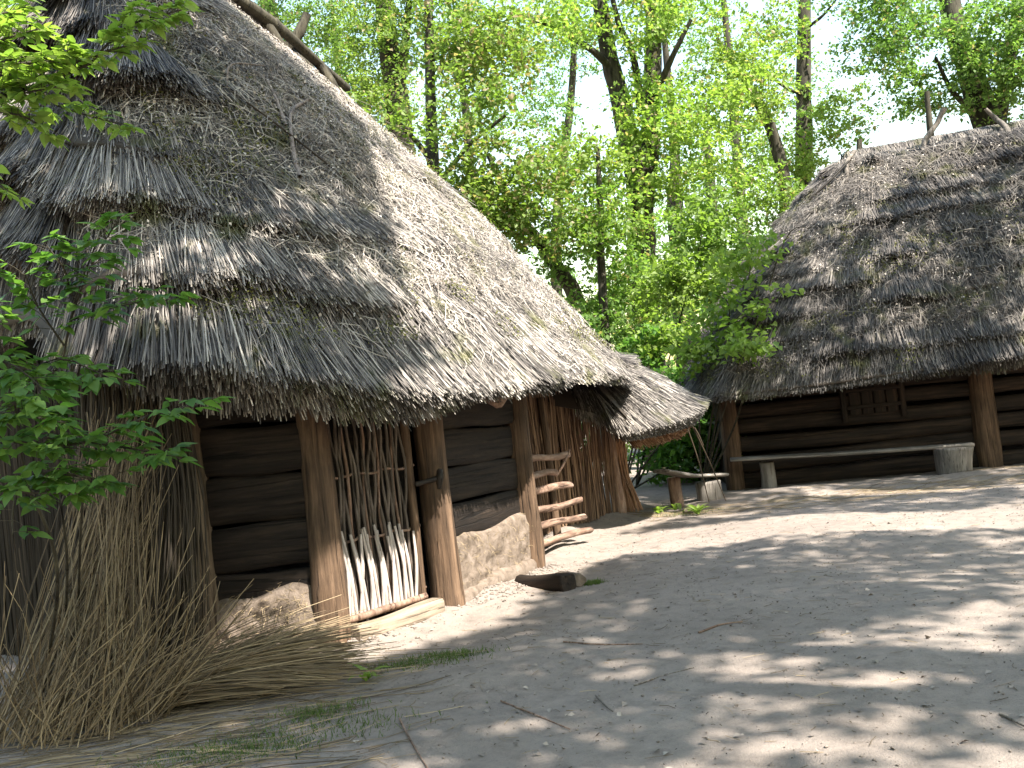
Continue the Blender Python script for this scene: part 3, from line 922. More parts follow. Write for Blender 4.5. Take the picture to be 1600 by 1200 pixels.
# reed screen beside the porch post
n_ = 330
S0, S1 = np.array((0.158, 12.245, 0.000)), np.array((1.232, 13.776, 0.000))
t = np.sort(rng.random(n_))
base = S0 + (S1 - S0) * t[:, None]
base[:, 2] = rng.uniform(-0.02, 0.12, n_)
dirs = norm(S1 - S0)
hgt = rng.uniform(1.55, 2.0, n_)
k6 = np.linspace(0, 1, 6)
lean = rng.normal(0, 0.07, n_)
wv = 0.03 * np.sin(k6[None, :] * rng.uniform(3, 9, n_)[:, None] + rng.uniform(0, 6, n_)[:, None])
P = base[:, None, :] + dirs * (lean[:, None] * k6 + wv)[:, :, None] + np.array([0, 0, 1.0]) * (hgt[:, None] * k6)[:, :, None]
P += (rng.normal(0, 0.035, n_)[:, None] * np.ones(6))[:, :, None] * np.array([dirs[1], -dirs[0], 0])
nn = np.tile([0.55, -0.8, 0.1], (n_, 1))
w = rng.uniform(0.009, 0.021, n_)
st = join([strands(P, w, nn, rng.random(n_), 0.8), strands(P, w, -nn, rng.random(n_), 0.8)])
mesh_obj('reed_screen', st[0], hut, HUT, 'stuff', quads=st[1], tint=st[2], mat=M_SCREEN)
# underside of the eave behind the ladder: reeds sloping in
n_ = 900
u = rng.uniform(u_of(ROOF, (-0.008, 8.400, 1.768)), u_of(ROOF, (0.868, 10.400, 1.811)), n_)
N = ROOF.nrm(u, np.full(n_, 0.9))
sE = rng.uniform(0.90, 0.97, n_)
A = ROOF.pt(u, sE - 0.16) - N * 0.21; B = ROOF.pt(u, sE) - N * 0.22
st = strands(np.stack([A, (A + B) / 2, B], 1), rng.uniform(0.012, 0.02, n_), -N, rng.random(n_) * 0.7)
mesh_obj('eave_reeds', st[0], hut, HUT, 'stuff', quads=st[1], tint=st[2], mat=M_THATCH_BUTT)
# fan of reeds leaning behind the porch post
n_ = 130
top = np.array((1.432, 14.100, 1.037)); 
bot = np.array((1.478, 14.131, 0.000)) 
xs = rng.random(n_)
A = top + rng.normal(0, 0.05, (n_, 3)); Bp = bot + np.stack([xs * 0.34 - 0.16, rng.normal(0.1, 0.12, n_), rng.random(n_) * 0.08], 1)
mid = (A + Bp) / 2 + np.stack([xs * -0.05, 0 * xs, 0 * xs], 1)
st = strands(np.stack([A, mid, Bp], 1), rng.uniform(0.012, 0.022, n_), np.tile([0.2, -1, 0.1], (n_, 1)), rng.random(n_))
mesh_obj('reed_fan', st[0], hut, HUT, 'stuff', quads=st[1], tint=st[2], mat=M_THATCH_BUTT)
# stalks hanging from the porch eave
for pts in ([(2.154, 12.600, 1.184), (2.252, 12.600, 0.734), (2.324, 12.600, 0.214)], [(2.221, 12.600, 1.193), (2.401, 12.700, 0.730), (2.577, 12.800, 0.194)], [(2.243, 12.600, 1.175), (2.289, 12.600, 1.072), (2.331, 12.600, 0.937)]):
    tubes_obj('hanging_stalk', [(pts, [0.009, 0.008, 0.006])], M_REED, hut, HUT, 6, 4)

# bundled reed wall at the left corner, spreading from the eave to the ground
n_ = 1000
xs = rng.random(n_)
top = np.array((-3.136, 7.300, 2.332)) + xs[:, None] * (np.array((-2.508, 7.350, 2.125)) - np.array((-3.136, 7.300, 2.332))) + rng.normal(0, 0.05, (n_, 3))
top[:, 2] += rng.uniform(-0.1, 0.25, n_)
bot = np.stack([-3.25 + xs * 0.72 + rng.normal(0, 0.09, n_), 6.72 + xs * 0.35 + rng.normal(0, 0.13, n_), rng.uniform(0, 0.45, n_)], 1)
k5 = np.linspace(0, 1, 5)[None, :, None]
P = top[:, None] * (1 - k5) + bot[:, None] * k5 + np.array([0.10, -0.02, 0]) * np.sin(k5 * math.pi) + rng.normal(0, 0.02, (n_, 1, 3)) * np.sin(k5 * math.pi)
st = strands(P, rng.uniform(0.008, 0.014, n_), np.tile([0.25, -1, 0.1], (n_, 1)), np.clip(rng.beta(2, 2.5, n_), 0, 1))
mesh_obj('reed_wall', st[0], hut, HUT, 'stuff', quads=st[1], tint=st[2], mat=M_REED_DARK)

# the reed wall runs on to the left under the eave
def reed_panel(a, b, n, h, w=(0.012, 0.022), mat=None, name='reed_wall'):
    t = rng.random(n)
    a, b = np.array(a), np.array(b)
    d = norm(b - a)
    out = np.array([d[1], -d[0], 0])
    base = a + (b - a) * t[:, None] + out * rng.uniform(-0.07, 0.05, n)[:, None]
    base[:, 2] = rng.uniform(-0.03, 0.06, n)
    top = base + d * rng.normal(0, 0.06, n)[:, None]
    top[:, 2] = h * rng.uniform(0.85, 1.05, n)
    st = strands(np.stack([base, (base + top) / 2 + d * rng.normal(0, 0.02, n)[:, None], top], 1), rng.uniform(*w, n), np.tile(out + np.array([0, 0, 0.1]), (n, 1)), np.clip(rng.beta(2, 3, n), 0, 1))
    mesh_obj(name, st[0], hut, HUT, 'stuff', quads=st[1], tint=st[2], mat=mat or M_REED_DARK)


reed_panel((-4.95, 8.75, 0), (-2.85, 7.55, 0), 1300, 2.35, mat=M_REED_SHADE)
reed_panel((-6.2, 10.8, 0), (-4.95, 8.75, 0), 600, 2.4, mat=M_REED_SHADE)
# ------------------------------------------------------------------ the far log house
HOUSE = (7.0, 17.5, 0)
house = thing('log_house', 'far brown log house with layered grey thatch and long bench in front', 'house', HOUSE)
FE = [(2.936, 15.100, 1.475), (3.381, 14.750, 1.443), (3.740, 14.650, 1.461), (4.645, 14.500, 1.495), (5.550, 14.400, 1.528), (6.443, 14.300, 1.560), (7.323, 14.200, 1.601), (9.6, 13.95, 1.66), (12.0, 13.7, 1.7),
      (13.6, 15, 1.8), (13.7, 18, 1.9), (12.6, 21, 1.9), (9, 21.6, 1.9), (6, 22, 1.8), (4.0, 21, 1.8), (3.05, 18.2, 1.6)]
FROOF = Roof(FE, (6.8, 17.9, 5.45), (10.8, 17.3, 5.6), 0.34, 0.5, 0.03)
fu0, fu1 = u_of(FROOF, (3.05, 18.2)), u_of(FROOF, (12.0, 13.7))
if fu0 > fu1:
    fu0 -= FROOF.len
froof = build_roof(FROOF, 11, 0.17, house, HOUSE, M_THATCH_FAR, fu0, fu1, 100000, 41, 0.68, 0.0115, lambda u, s: u * 0 + 0.2, jag=0.5)
d_all = lambda u, s: np.clip(0.15 + 0.9 * (0.5 + 0.5 * NZ(np.stack([u * 1.3, s * 10, u * 0 + 2], -1))) ** 2, 0, 1) * (1 - 0.8 * (s > 0.9))
scatter_mess(FROOF, fu0, fu1, 0.03, 0.97, 9000, 43, d_all, 0.11, froof, HOUSE, M_THATCH_FAR, (0.12, 0.45), 0.009)
flakes(FROOF, fu0, fu1, 0.03, 0.95, 5000, 44, d_all, 0.12, froof, HOUSE, M_FLAKE, (0.02, 0.045))
flakes(FROOF, fu0, fu1, 0.1, 0.97, 11000, 45, lambda u, s: (NZ(np.stack([u * 1.9, s * 12, u * 0 + 14], -1)) > 0.38) * 1.0, 0.12, froof, HOUSE, M_MOSS, (0.015, 0.04), 'moss')
# ridge cap of straw bent over the ridge
n_ = 7000
x = rng.random(n_)
RA, RB = V3(6.45, 17.95, 5.48), V3(11.2, 17.25, 5.68)
axis = RB - RA; perp = norm(V3(axis[1], -axis[0], 0))
c = RA + x[:, None] * axis
th0 = rng.uniform(-1.9, 1.2, n_); th1 = th0 + rng.uniform(0.7, 1.3, n_)
r_ = rng.uniform(0.26, 0.33, n_)
k4 = np.linspace(0, 1, 4)
ths = th0[:, None] + (th1 - th0)[:, None] * k4
sway = np.cumsum(rng.normal(0, 0.02, (n_, 4)), 1)
P = c[:, None] + perp * (np.sin(ths) * r_[:, None] * 1.15)[:, :, None] + V3(0, 0, 1) * (np.cos(ths) * r_[:, None] - 0.12)[:, :, None] + norm(axis) * sway[:, :, None]
nn = perp * np.sin((th0 + th1) / 2)[:, None] + V3(0, 0, 1) * np.cos((th0 + th1) / 2)[:, None]
st = strands(P, rng.uniform(0.011, 0.02, n_), nn, np.clip(rng.beta(2.4, 1.8, n_) * 0.9 + 0.1, 0, 1))
cap = mesh_obj('ridge_cap', st[0], house, HOUSE, 'stuff', quads=st[1], tint=st[2], mat=M_THATCH_FAR)
timber('ridge_core', tuple(RA + V3(0.1, 0, -0.14)), tuple(RB + V3(0, 0, -0.14)), 0.26, 0.24, M_THATCH_BASE, house, 2, 0.1)
pf = -perp if perp[1] > 0 else perp          # towards the yard
RP = lambda t, d, z: tuple(RA + axis * t + pf * d + V3(0, 0, z))
tubes_obj('ridge_pole', [([RP(0.02, 0.30, -0.30), RP(0.22, 0.36, -0.20), RP(0.40, 0.40, -0.26), RP(0.62, 0.37, -0.22), RP(0.99, 0.38, -0.24)], [0.03, 0.04, 0.035, 0.04, 0.03])], M_TWIG, house, HOUSE, 8, 6, 0.2)
tubes_obj('ridge_pole', [([RP(-0.03, 0.35, -0.55), RP(0.1, 0.36, -0.36), RP(0.26, 0.37, -0.16), RP(0.45, 0.33, -0.05), RP(0.6, 0.30, 0.02)], [0.03, 0.04, 0.04, 0.03, 0.02])], M_BARK, house, HOUSE, 8, 6, 0.2)
tubes_obj('ridge_post', [([(6.75, 18.0, 5.1), (6.74, 18.0, 5.5), (6.78, 18.0, 5.9)], [0.07, 0.065, 0.05])], M_BARK, house, HOUSE, 9, 4, 0.2)
tubes_obj('ridge_post', [([(8.05, 17.9, 5.5), (8.04, 17.9, 6.1), (8.06, 17.9, 6.62)], [0.06, 0.055, 0.05])], M_BARK, house, HOUSE, 9, 4, 0.2)
tubes_obj('saddle_stick', [([(8.019, 17.200, 6.113), (7.872, 17.300, 5.841), (7.576, 17.200, 5.503), (7.504, 16.950, 5.108), (7.533, 16.750, 4.769), (7.561, 16.650, 4.633)], [0.045, 0.05, 0.05, 0.045, 0.04, 0.03])], M_TWIG, house, HOUSE, 8, 6, 0.2)
tubes_obj('saddle_stick', [([(6.440, 17.400, 5.564), (6.157, 17.100, 5.266), (6.132, 16.900, 4.864), (6.193, 16.700, 4.570), (6.156, 16.500, 4.292)], [0.035, 0.04, 0.04, 0.035, 0.03])], M_TWIG, house, HOUSE, 8, 6, 0.2)
tubes_obj('saddle_stick', [([(8.777, 17.300, 6.041), (8.934, 17.300, 5.842), (8.989, 17.100, 5.619), (8.942, 16.900, 5.321), (9.028, 16.700, 5.059)], [0.03, 0.045, 0.05, 0.05, 0.04])], M_TWIG, house, HOUSE, 8, 6, 0.2)
tubes_obj('saddle_stick', [([(6.173, 17.000, 5.307), (5.758, 16.900, 4.970), (5.386, 16.900, 4.699)], [0.02, 0.022, 0.018])], M_REED_DARK, house, HOUSE, 6, 4, 0.1)
tubes_obj('saddle_stick', [([(8.882, 16.900, 5.283), (8.470, 16.700, 4.954), (8.178, 16.500, 4.663)], [0.02, 0.022, 0.018])], M_TWIG, house, HOUSE, 6, 4, 0.1)

# front wall: posts and hewn logs
W0, W1, W2 = (3.42, 16.0), (7.30, 15.52), (11.4, 15.0)
for (x, y), r_ in ((W0, 0.15), (W1, 0.185), (W2, 0.18)):
    timber('post', (x, y, -0.15), (x - 0.02, y + 0.02, 2.15), r_, r_, M_POST, house, 2.4, 0.12, 0.93, 0.01, 16, 12, (0, -1, 0))
lev = [-0.05, 0.26, 0.55, 0.83, 1.10, 1.36, 1.64, 1.92, 2.15]
for aa, bb in ((W0, W1), (W1, W2)):
    a, b = inset(aa, bb, 0.08)
    for j in range(len(lev) - 1):
        z0, z1 = lev[j], lev[j + 1]
        dz = rng.normal(0, 0.012)
        timber('log', (a[0], a[1], (z0 + z1) / 2 - dz), (b[0], b[1], (z0 + z1) / 2 + dz), 0.085, (z1 - z0) / 2 - 0.012 - rng.random() * 0.012, M_PLANK_FAR, house, 2.6, 0.10, 1, 0.015, 16, 22)
wd = Vector((W1[0] - W0[0], W1[1] - W0[1], 0)).normalized()
wn = Vector((wd.y, -wd.x, 0))
# small plank shutter in the wall
sh0 = Vector((W0[0], W0[1], 0)) + wd * 1.86 + wn * 0.03
shut = bpy.data.objects.new('shutter', None)
link(shut, house, sh0)
for j in range(4):
    x = 0.02 + j * 0.19
    timber('board', tuple(sh0 + wd * (x + 0.085) + Vector((0, 0, 1.00))), tuple(sh0 + wd * (x + 0.085) + Vector((0, 0, 1.80))), 0.086, 0.02, M_PLANK_FAR, shut, 6, 0.05, 1, 0, 12, 6, tuple(wn))
for z in (1.12, 1.38, 1.62):
    timber('batten', tuple(sh0 + wn * 0.04 + wd * -0.03 + Vector((0, 0, z))), tuple(sh0 + wn * 0.04 + wd * 0.80 + Vector((0, 0, z))), 0.018, 0.03, M_PLANK_FAR, shut, 5, 0.08, 1, 0, 12, 6)
for x in (-0.07, 0.83):
    timber('jamb', tuple(sh0 + wn * 0.015 + wd * x + Vector((0, 0, 0.90))), tuple(sh0 + wn * 0.015 + wd * x + Vector((0, 0, 1.95))), 0.045, 0.03, M_PLANK_FAR, shut, 5, 0.08, 1, 0, 12, 6, tuple(wn))
# side and back walls
hw = [W0, (3.95, 20.3), (12.0, 19.4), W2]
for j in range(3):
    for z0, z1 in ((-0.1, 0.5), (0.5, 1.05), (1.05, 1.6), (1.6, 2.15)):
        aa, bb = hw[j], hw[j + 1]
        timber('log', (aa[0], aa[1], (z0 + z1) / 2), (bb[0], bb[1], (z0 + z1) / 2), 0.10, (z1 - z0) / 2 - 0.01, M_PLANK_FAR, house, 2.6, 0.08, 1, 0.01, 12, 8)
# ------------------------------------------------------------------ things in the yard
# long bench of the far house
BA, BB = (3.269, 15.550, 0.510), (6.701, 14.750, 0.417)
bench = thing('long_bench', 'long narrow plank bench along the wall of the far log house', 'bench', (BA[0], BA[1], 0))
timber('seat', BA, BB, 0.15, 0.028, M_BENCH, bench, 5, 0.08, 1, 0.008, 16, 24)
lg = (3.848, 15.517, 0.000)
timber('leg', (lg[0], lg[1] + 0.1, -0.06), (lg[0] - 0.01, lg[1] + 0.05, 0.425), 0.115, 0.11, M_BENCH, bench, 2.4, 0.14, 1.02, 0.005, 14, 8, (0, -1, 0))
st_ = (6.361, 14.529, 0.000)
stump = bpy.data.objects.new('tmp', None) if False else None
so = timber('chopped_stump', (st_[0], st_[1] + 0.18, -0.03), (st_[0] + 0.02, st_[1] + 0.20, 0.41), 0.215, 0.20, M_BENCH, None, 2.6, 0.10, 1.28, 0.0, 18, 10, (0, -1, 0), 77)
tag(so, 'pale chopped stump block under the end of the long bench by the post', 'stump')
# short bench by the porch
CA, CB = (1.926, 13.900, 0.559), (2.963, 14.900, 0.333)
sb = thing('short_bench', 'short low bench of a split board in the shade between the two houses', 'bench', (CA[0], CA[1], 0))
timber('seat', CA, CB, 0.15, 0.03, M_BENCH, sb, 4, 0.15, 1.0, 0.02, 14, 12)
lg = (2.205, 14.383, 0.000)
timber('leg', (lg[0], lg[1] + 0.05, -0.06), (lg[0] - 0.02, lg[1] + 0.07, 0.43), 0.095, 0.095, M_RUNG, sb, 2.2, 0.15, 1.02, 0, 14, 8, (0, -1, 0))
lg = (2.727, 14.700, 0.124)
timber('leg', (lg[0], lg[1], 0.0), (lg[0], lg[1], 0.30), 0.19, 0.16, M_BENCH, sb, 2.6, 0.15, 1.0, 0, 14, 8, (0, -1, 0))

# half-buried log at the fourth post
lo = timber('old_log', (-0.106, 9.348, -0.000), (0.308, 8.750, 0.060), 0.085, 0.085, M_PLANK_FAR, None, 2.6, 0.3, 0.95, 0.01, 16, 12, seed=5)
tag(lo, 'short dark broken log lying on the earth at the foot of a post', 'log')
st2 = timber('kerb_stone', (0.286, 9.353, 0.000), (0.411, 8.850, 0.060), 0.10, 0.075, M_CLAY, None, 2.2, 0.25, 0.8, 0, 14, 8, seed=8)
tag(st2, 'grey earthy lump against the cut end of the short dark log', 'stone')

# rack of poles between the post and the reed screen
rk = thing('pole_rack', 'rack of six short round poles like a ladder beside the reed screen', 'pole rack', (0.2, 10.8, 0))
RUNGS = [((826, 718), (889, 710), 10.3), ((826, 743), (868, 738), 10.3), ((828, 767), (893, 758), 10.3), ((829, 798), (908, 782), 10.3), ((831, 824), (915, 806), 10.3), ((835, 851), (922, 828), 10.3)]
RL = [(0.063, 10.350, 1.096), (0.045, 10.350, 0.931), (0.042, 10.350, 0.771), (0.034, 10.350, 0.565), (0.028, 10.350, 0.385), (0.023, 10.350, 0.206)]
RR = [(0.560, 11.300, 1.064), (0.377, 11.000, 0.897), (0.552, 11.300, 0.714), (0.654, 11.500, 0.511), (0.692, 11.600, 0.319), (0.730, 11.650, 0.145)]
for a, b in zip(RL, RR):
    timber('pole', a, b, rng.uniform(0.036, 0.046), rng.uniform(0.034, 0.042), M_RUNG, rk, 2, 0.22, 0.95, 0.012, 12, 12)
tubes_obj('brace', [([(0.371, 11.000, 0.848), (0.492, 11.100, 0.993), (0.573, 11.300, 1.114)], [0.016, 0.016, 0.012])], M_RUNG, rk, (0.2, 10.8, 0), 6, 4)
a = (0.411, 12.224, 0.000)
timber('upright', (a[0] - 0.05, a[1] - 0.55, -0.1), (a[0] - 0.10, a[1] - 0.5, 1.75), 0.05, 0.05, M_POST, rk, 2.2, 0.12, 0.9, 0.01, 12, 10, (0, -1, 0))

# sheaves of reed at the corner of the hut
def sheaf(name, label, A, B, mids, w, mat, tint, nrm):
    P = np.stack([A, mids, B], 1)
    k = np.linspace(0, 1, 5)
    t = k[None, :, None]
    PP = A[:, None] * (1 - t) ** 2 + 2 * mids[:, None] * t * (1 - t) + B[:, None] * t ** 2
    s = strands(PP, w, nrm, tint, 0.7)
    o = mesh_obj(name, s[0], None, tuple(np.append(A[:, :2].mean(0), 0)), quads=s[1], tint=s[2], mat=mat)
    return tag(o, label, 'reed bundle')


n_ = 760
an = rng.uniform(0, 2 * math.pi, n_); rr = np.sqrt(rng.random(n_)) * 0.58
A = np.stack([-2.82 + rr * np.cos(an), 5.95 + rr * np.sin(an) * 0.75, rng.uniform(0, 0.06, n_)], 1)
long_ = rng.random(n_) < 0.40
# long stalks reach up to the eave, short ones lean out to the right
tgt = np.stack([-2.75 + rng.normal(0, 0.16, n_) , 6.95 + rng.normal(0, 0.12, n_), rng.uniform(0.9, 2.0, n_)], 1)
dirs = norm(np.stack([rng.normal(0.42, 0.42, n_), rng.normal(0.15, 0.35, n_), rng.uniform(0.45, 1.1, n_)], 1))
sh = A + dirs * (0.30 + 0.75 * rng.random(n_) ** 1.8)[:, None]
B = np.where(long_[:, None], tgt, sh)
mid = (A + B) / 2 + np.stack([rng.normal(0, 0.06, n_), rng.normal(-0.02, 0.05, n_), rng.normal(0.03, 0.06, n_)], 1)
sheaf('reed_sheaf', 'tall standing sheaf of dry tan reeds spilling at the near corner of the hut', A, B, mid, rng.uniform(0.005, 0.0085, n_), M_REED, np.clip(rng.beta(2.0, 1.7, n_), 0, 1), norm(np.stack([rng.normal(0.2, 0.4, n_), -np.ones(n_), rng.normal(0.3, 0.3, n_)], 1)))
n_ = 720
fan = rng.normal(0.0, 1.0, n_)
hh = rng.random(n_)
root = V3(-2.42, 6.28, 0.03)
A = root + np.stack([rng.normal(0, 0.12, n_), rng.normal(0, 0.10, n_), hh * 0.12], 1)
az = R(14) + fan * R(13)
L = rng.uniform(0.75, 1.30, n_)
B = A + np.stack([np.cos(az) * L, np.sin(az) * L, 0.02 + hh * (0.08 + 0.11 * fan.clip(-1, 2))], 1)
B[:, 2] = np.maximum(B[:, 2], 0.01)
mid = (A + B) / 2 + np.stack([rng.normal(0, 0.02, n_), rng.normal(0, 0.02, n_), 0.03 + 0.06 * hh], 1)
sheaf('fallen_sheaf', 'flattened sheaf of dry reeds fanned out on the ground before the clay wall', A, B, mid, rng.uniform(0.005, 0.009, n_), M_REED, np.clip(rng.beta(2.2, 1.8, n_), 0, 1), norm(np.stack([rng.normal(0, 0.3, n_), -0.8 * np.ones(n_), rng.uniform(0.3, 1, n_)], 1)))

# litter of stalks and crumbs on the earth
def litter(name, n, xr, yr, L, w, mat, seed, dens=None, az=(0.15, 0.5), zoff=0.006):
    q = np.random.default_rng(seed)
    x = q.uniform(*xr, n * 4); y = q.uniform(*yr, n * 4)
    if dens is not None:
        k = q.random(n * 4) < dens(x, y)
        x, y = x[k], y[k]
    x, y = x[:n], y[:n]; n = len(x)
    a = q.normal(az[0], az[1], n)
    l = q.uniform(*L, n)
    pts = []
    bow = q.normal(0, 0.05, n)
    for t in (-0.5, 0.0, 0.5):
        xx = x + np.cos(a) * l * t - np.sin(a) * bow * l * (t == 0); yy = y + np.sin(a) * l * t + np.cos(a) * bow * l * (t == 0)
        pts.append(np.stack([xx, yy, gz(xx, yy) + zoff + q.uniform(0, 0.008, n)], 1))
    s = strands(np.stack(pts, 1), w * q.uniform(0.6, 1.4, n), np.tile([0, -0.2, 1.0], (n, 1)), q.beta(2, 1.6, n))
    mesh_obj(name, s[0], None, (float(np.mean(x)), float(np.mean(y)), 0), 'stuff', quads=s[1], tint=s[2], mat=mat)


litter('straw_litter', 420, (-2.9, 0.4), (4.6, 7.3), (0.15, 0.8), 0.007, M_REED, 61, lambda x, y: np.clip(1.25 - (x + 2.6) * 0.62, 0, 1) * (y < 6.9 + 0.2 * (x + 2)), (0.2, 0.28))
litter('straw_bits', 1300, (-1.5, 7.5), (4.2, 14.2), (0.03, 0.14), 0.004, M_REED, 62, None, (0.2, 1.0), 0.003)
litter('straw_drift', 420, (1.5, 7.5), (12.2, 14.6), (0.15, 0.6), 0.007, M_REED, 63, lambda x, y: np.exp(-((y - 13.6) / 0.5) ** 2), (0.1, 0.35))
litter('dark_crumbs', 2600, (-2.0, 7.0), (4.2, 13.5), (0.006, 0.022), 0.006, M_REED_DARK, 64, None, (0, 2), 0.004)
# clods and grit on the earth, last year's leaves blown against the wall
def grit(name, n, fx, size, mat, seed, flat=0.6):
    q = np.random.default_rng(seed)
    xy = fx(q, n)
    z = gz(xy[:, 0], xy[:, 1])
    s = q.uniform(*size, n) * q.uniform(0.5, 1, n)
    oc = np.array([[1, 0, 0], [0, 1, 0], [-1, 0, 0], [0, -1, 0], [0, 0, 1], [0, 0, -1]], float)
    V = oc[None] * s[:, None, None] * q.uniform(0.6, 1.3, (n, 6, 1)) * np.array([1, 1, flat])
    V = V + np.stack([xy[:, 0], xy[:, 1], z + s * 0.15], 1)[:, None]
    T = np.array([[0, 1, 4], [1, 2, 4], [2, 3, 4], [3, 0, 4], [1, 0, 5], [2, 1, 5], [3, 2, 5], [0, 3, 5]])
    T = (np.arange(n)[:, None, None] * 6 + T[None]).reshape(-1, 3)
    mesh_obj(name, V.reshape(-1, 3), None, (float(xy[:, 0].mean()), float(xy[:, 1].mean()), 0), 'stuff', tris=T, tint=np.repeat(q.random(n), 6), mat=mat)


grit('grit', 9000, lambda q, n: np.stack([q.uniform(-2.5, 7.5, n), 4.0 + 11 * q.random(n) ** 1.4], 1), (0.003, 0.013), M_GROUND, 66)
grit('clods', 1500, lambda q, n: (lambda t: np.stack([-2.2 + 2.3 * t + q.normal(0.18, 0.16, n), 7.25 + 2.9 * t ** 1.4 + q.normal(-0.15, 0.12, n)], 1))(q.random(n)), (0.006, 0.028), M_GROUND, 67)
q_ = np.random.default_rng(68)
n_ = 900
xy = np.stack([q_.uniform(-2.8, 6.5, n_), 4.3 + 10 * q_.random(n_) ** 1.3], 1)
leaves_obj('fallen_leaves', np.stack([xy[:, 0], xy[:, 1], gz(xy[:, 0], xy[:, 1]) + 0.008], 1), q_.uniform(0.015, 0.045, n_), norm(np.stack([q_.normal(0, 0.3, n_), q_.normal(0, 0.3, n_), np.ones(n_)], 1)), q_, M_FLAKE, q_.random(n_) * 0.6, None, (1.5, 9, 0), 'stuff')
TWIGS = [('long thin brown twig slanting across the bare earth, mid foreground', [(-0.251, 5.682, 0.000), (-0.064, 5.352, -0.000), (0.109, 5.066, 0.000)], 0.007),
         ('dark forked twig on the earth at the bottom edge of the yard', [(-0.809, 5.517, -0.000), (-0.715, 5.161, 0.000), (-0.583, 4.730, 0.000)], 0.008),
         ('reddish brown twig lying flat in the shade in the middle of the yard', [(1.070, 6.694, 0.000), (1.245, 6.849, 0.000), (1.413, 6.911, 0.000)], 0.010),
         ('pale straight stalk lying alone, right of the brown twig', [(0.512, 5.709, 0.000), (0.674, 5.811, 0.000), (0.896, 5.924, 0.000)], 0.006),
         ('short dark twig standing out on the earth below the pale stalk', [(0.282, 5.587, 0.000), (0.317, 5.379, 0.000), (0.346, 5.254, -0.000)], 0.007),
         ('straight brown stalk lying level on the earth before the door', [(0.165, 6.862, 0.000), (0.420, 6.747, 0.000), (0.682, 6.628, 0.000)], 0.007),
         ('stout pale stick at the right edge of the yard', [(2.049, 4.561, -0.000), (2.061, 4.482, 0.000), (2.071, 4.388, -0.000)], 0.009)]
for lab, pts, r_ in TWIGS:
    pts = [(p[0], p[1], float(gz(p[0], p[1])) + r_ * 0.9) for p in pts]
    o = tubes_obj('fallen_twig', [(pts, [r_ * 0.75, r_ * 0.7, r_ * 0.45])], M_TWIG if 'pale' in lab else M_RUNG, None, pts[1], 6, 5, 0.25)
    tag(o, lab, 'twig', 'twigs fallen on the earth')

# grass and weeds
def grass(name, n, fx, seed, h=(0.015, 0.05)):
    q = np.random.default_rng(seed)
    xy = fx(q, n)
    z = gz(xy[:, 0], xy[:, 1])
    A = np.stack([xy[:, 0], xy[:, 1], z - 0.005], 1)
    H = q.uniform(*h, n)[:, None]
    d = np.stack([q.normal(0, 0.5, n), q.normal(0, 0.5, n), np.ones(n)], 1)
    B = A + norm(d) * H
    M = (A + B) / 2 + np.array([0, 0, 0.12]) * H
    s = strands(np.stack([A, M, B], 1), q.uniform(0.003, 0.007, n), norm(np.stack([q.normal(0, 1, n), q.normal(-1, 0.5, n), q.random(n) * 0.2], 1)), q.random(n), 0.3)
    mesh_obj(name, s[0], None, (float(xy[:, 0].mean()), float(xy[:, 1].mean()), 0), 'stuff', quads=s[1], tint=s[2], mat=M_GRASS)


def gauss(*cs):
    def f(q, n):
        i = q.integers(0, len(cs), n)
        c = np.array(cs)[i]
        return np.stack([c[:, 0] + q.normal(0, 1, n) * c[:, 2], c[:, 1] + q.normal(0, 1, n) * c[:, 3]], 1)
    return f


g1, g2, g3, g4, g5, g6 = (-1.381, 5.809, 0.000), (-0.877, 6.685, 0.000), (-1.576, 5.282, 0.000), (-1.862, 5.222, 0.000), (0.527, 8.963, 0.000), (1.807, 10.911, 0.000)
g7, g8 = (2.214, 13.636, 0.000), (-0.631, 6.861, 0.000)
grass('grass', 4200, gauss((g1[0]+0.05, g1[1], 0.14, 0.07), (g2[0], g2[1], 0.20, 0.06), (g3[0], g3[1], 0.2, 0.10), (g4[0], g4[1], 0.2, 0.12), (g5[0], g5[1], 0.05, 0.05), (g8[0], g8[1], 0.15, 0.05),
                           (g7[0], g7[1], 0.28, 0.12), (g1[0] + 0.1, g1[1] - 0.3, 0.3, 0.1)), 71)


def blade_leaf(w, L, k=5, droop=0.25):
    """one long weed leaf along +X, folded on its midrib"""
    t = np.linspace(0, 1, k)
    wd_ = w * np.sin(np.clip(t * 0.92 + 0.10, 0, 1) * math.pi) ** 0.8
    wd_[-1] = 0.001
    z = L * (0.55 * t - (0.55 + droop) * t * t * 0.8)
    x = L * t * 0.9
    V = np.concatenate([np.stack([x, wd_, z + wd_ * 0.3], 1), np.stack([x, 0 * x, z], 1), np.stack([x, -wd_, z + wd_ * 0.3], 1)])
    q = []
    for j in range(k - 1):
        q += [[j, k + j, k + j + 1, j + 1], [k + j, 2 * k + j, 2 * k + j + 1, k + j + 1]]
    return V, np.array(q)


def weed(name, label, loc, nl, w, L, up, seed, flowers=0):
    q = np.random.default_rng(seed)
    t = thing(name, label, 'weed', loc)
    V, qd = blade_leaf(w, L)
    me = np_mesh('leaf', V, quads=qd, tint=np.full(len(V), 0.6), mat=M_LEAF, smooth=True)
    for j in range(nl):
        o = bpy.data.objects.new('leaf', me)
        link(o, t, Vector(loc) + Vector((q.normal(0, 0.02), q.normal(0, 0.02), 0.0)))
        s = q.uniform(0.6, 1.15)
        o.scale = (s, s, s)
        o.rotation_euler = (q.normal(0, 0.15), -q.uniform(*up), j * 2.4 + q.normal(0, 0.3))
    return t


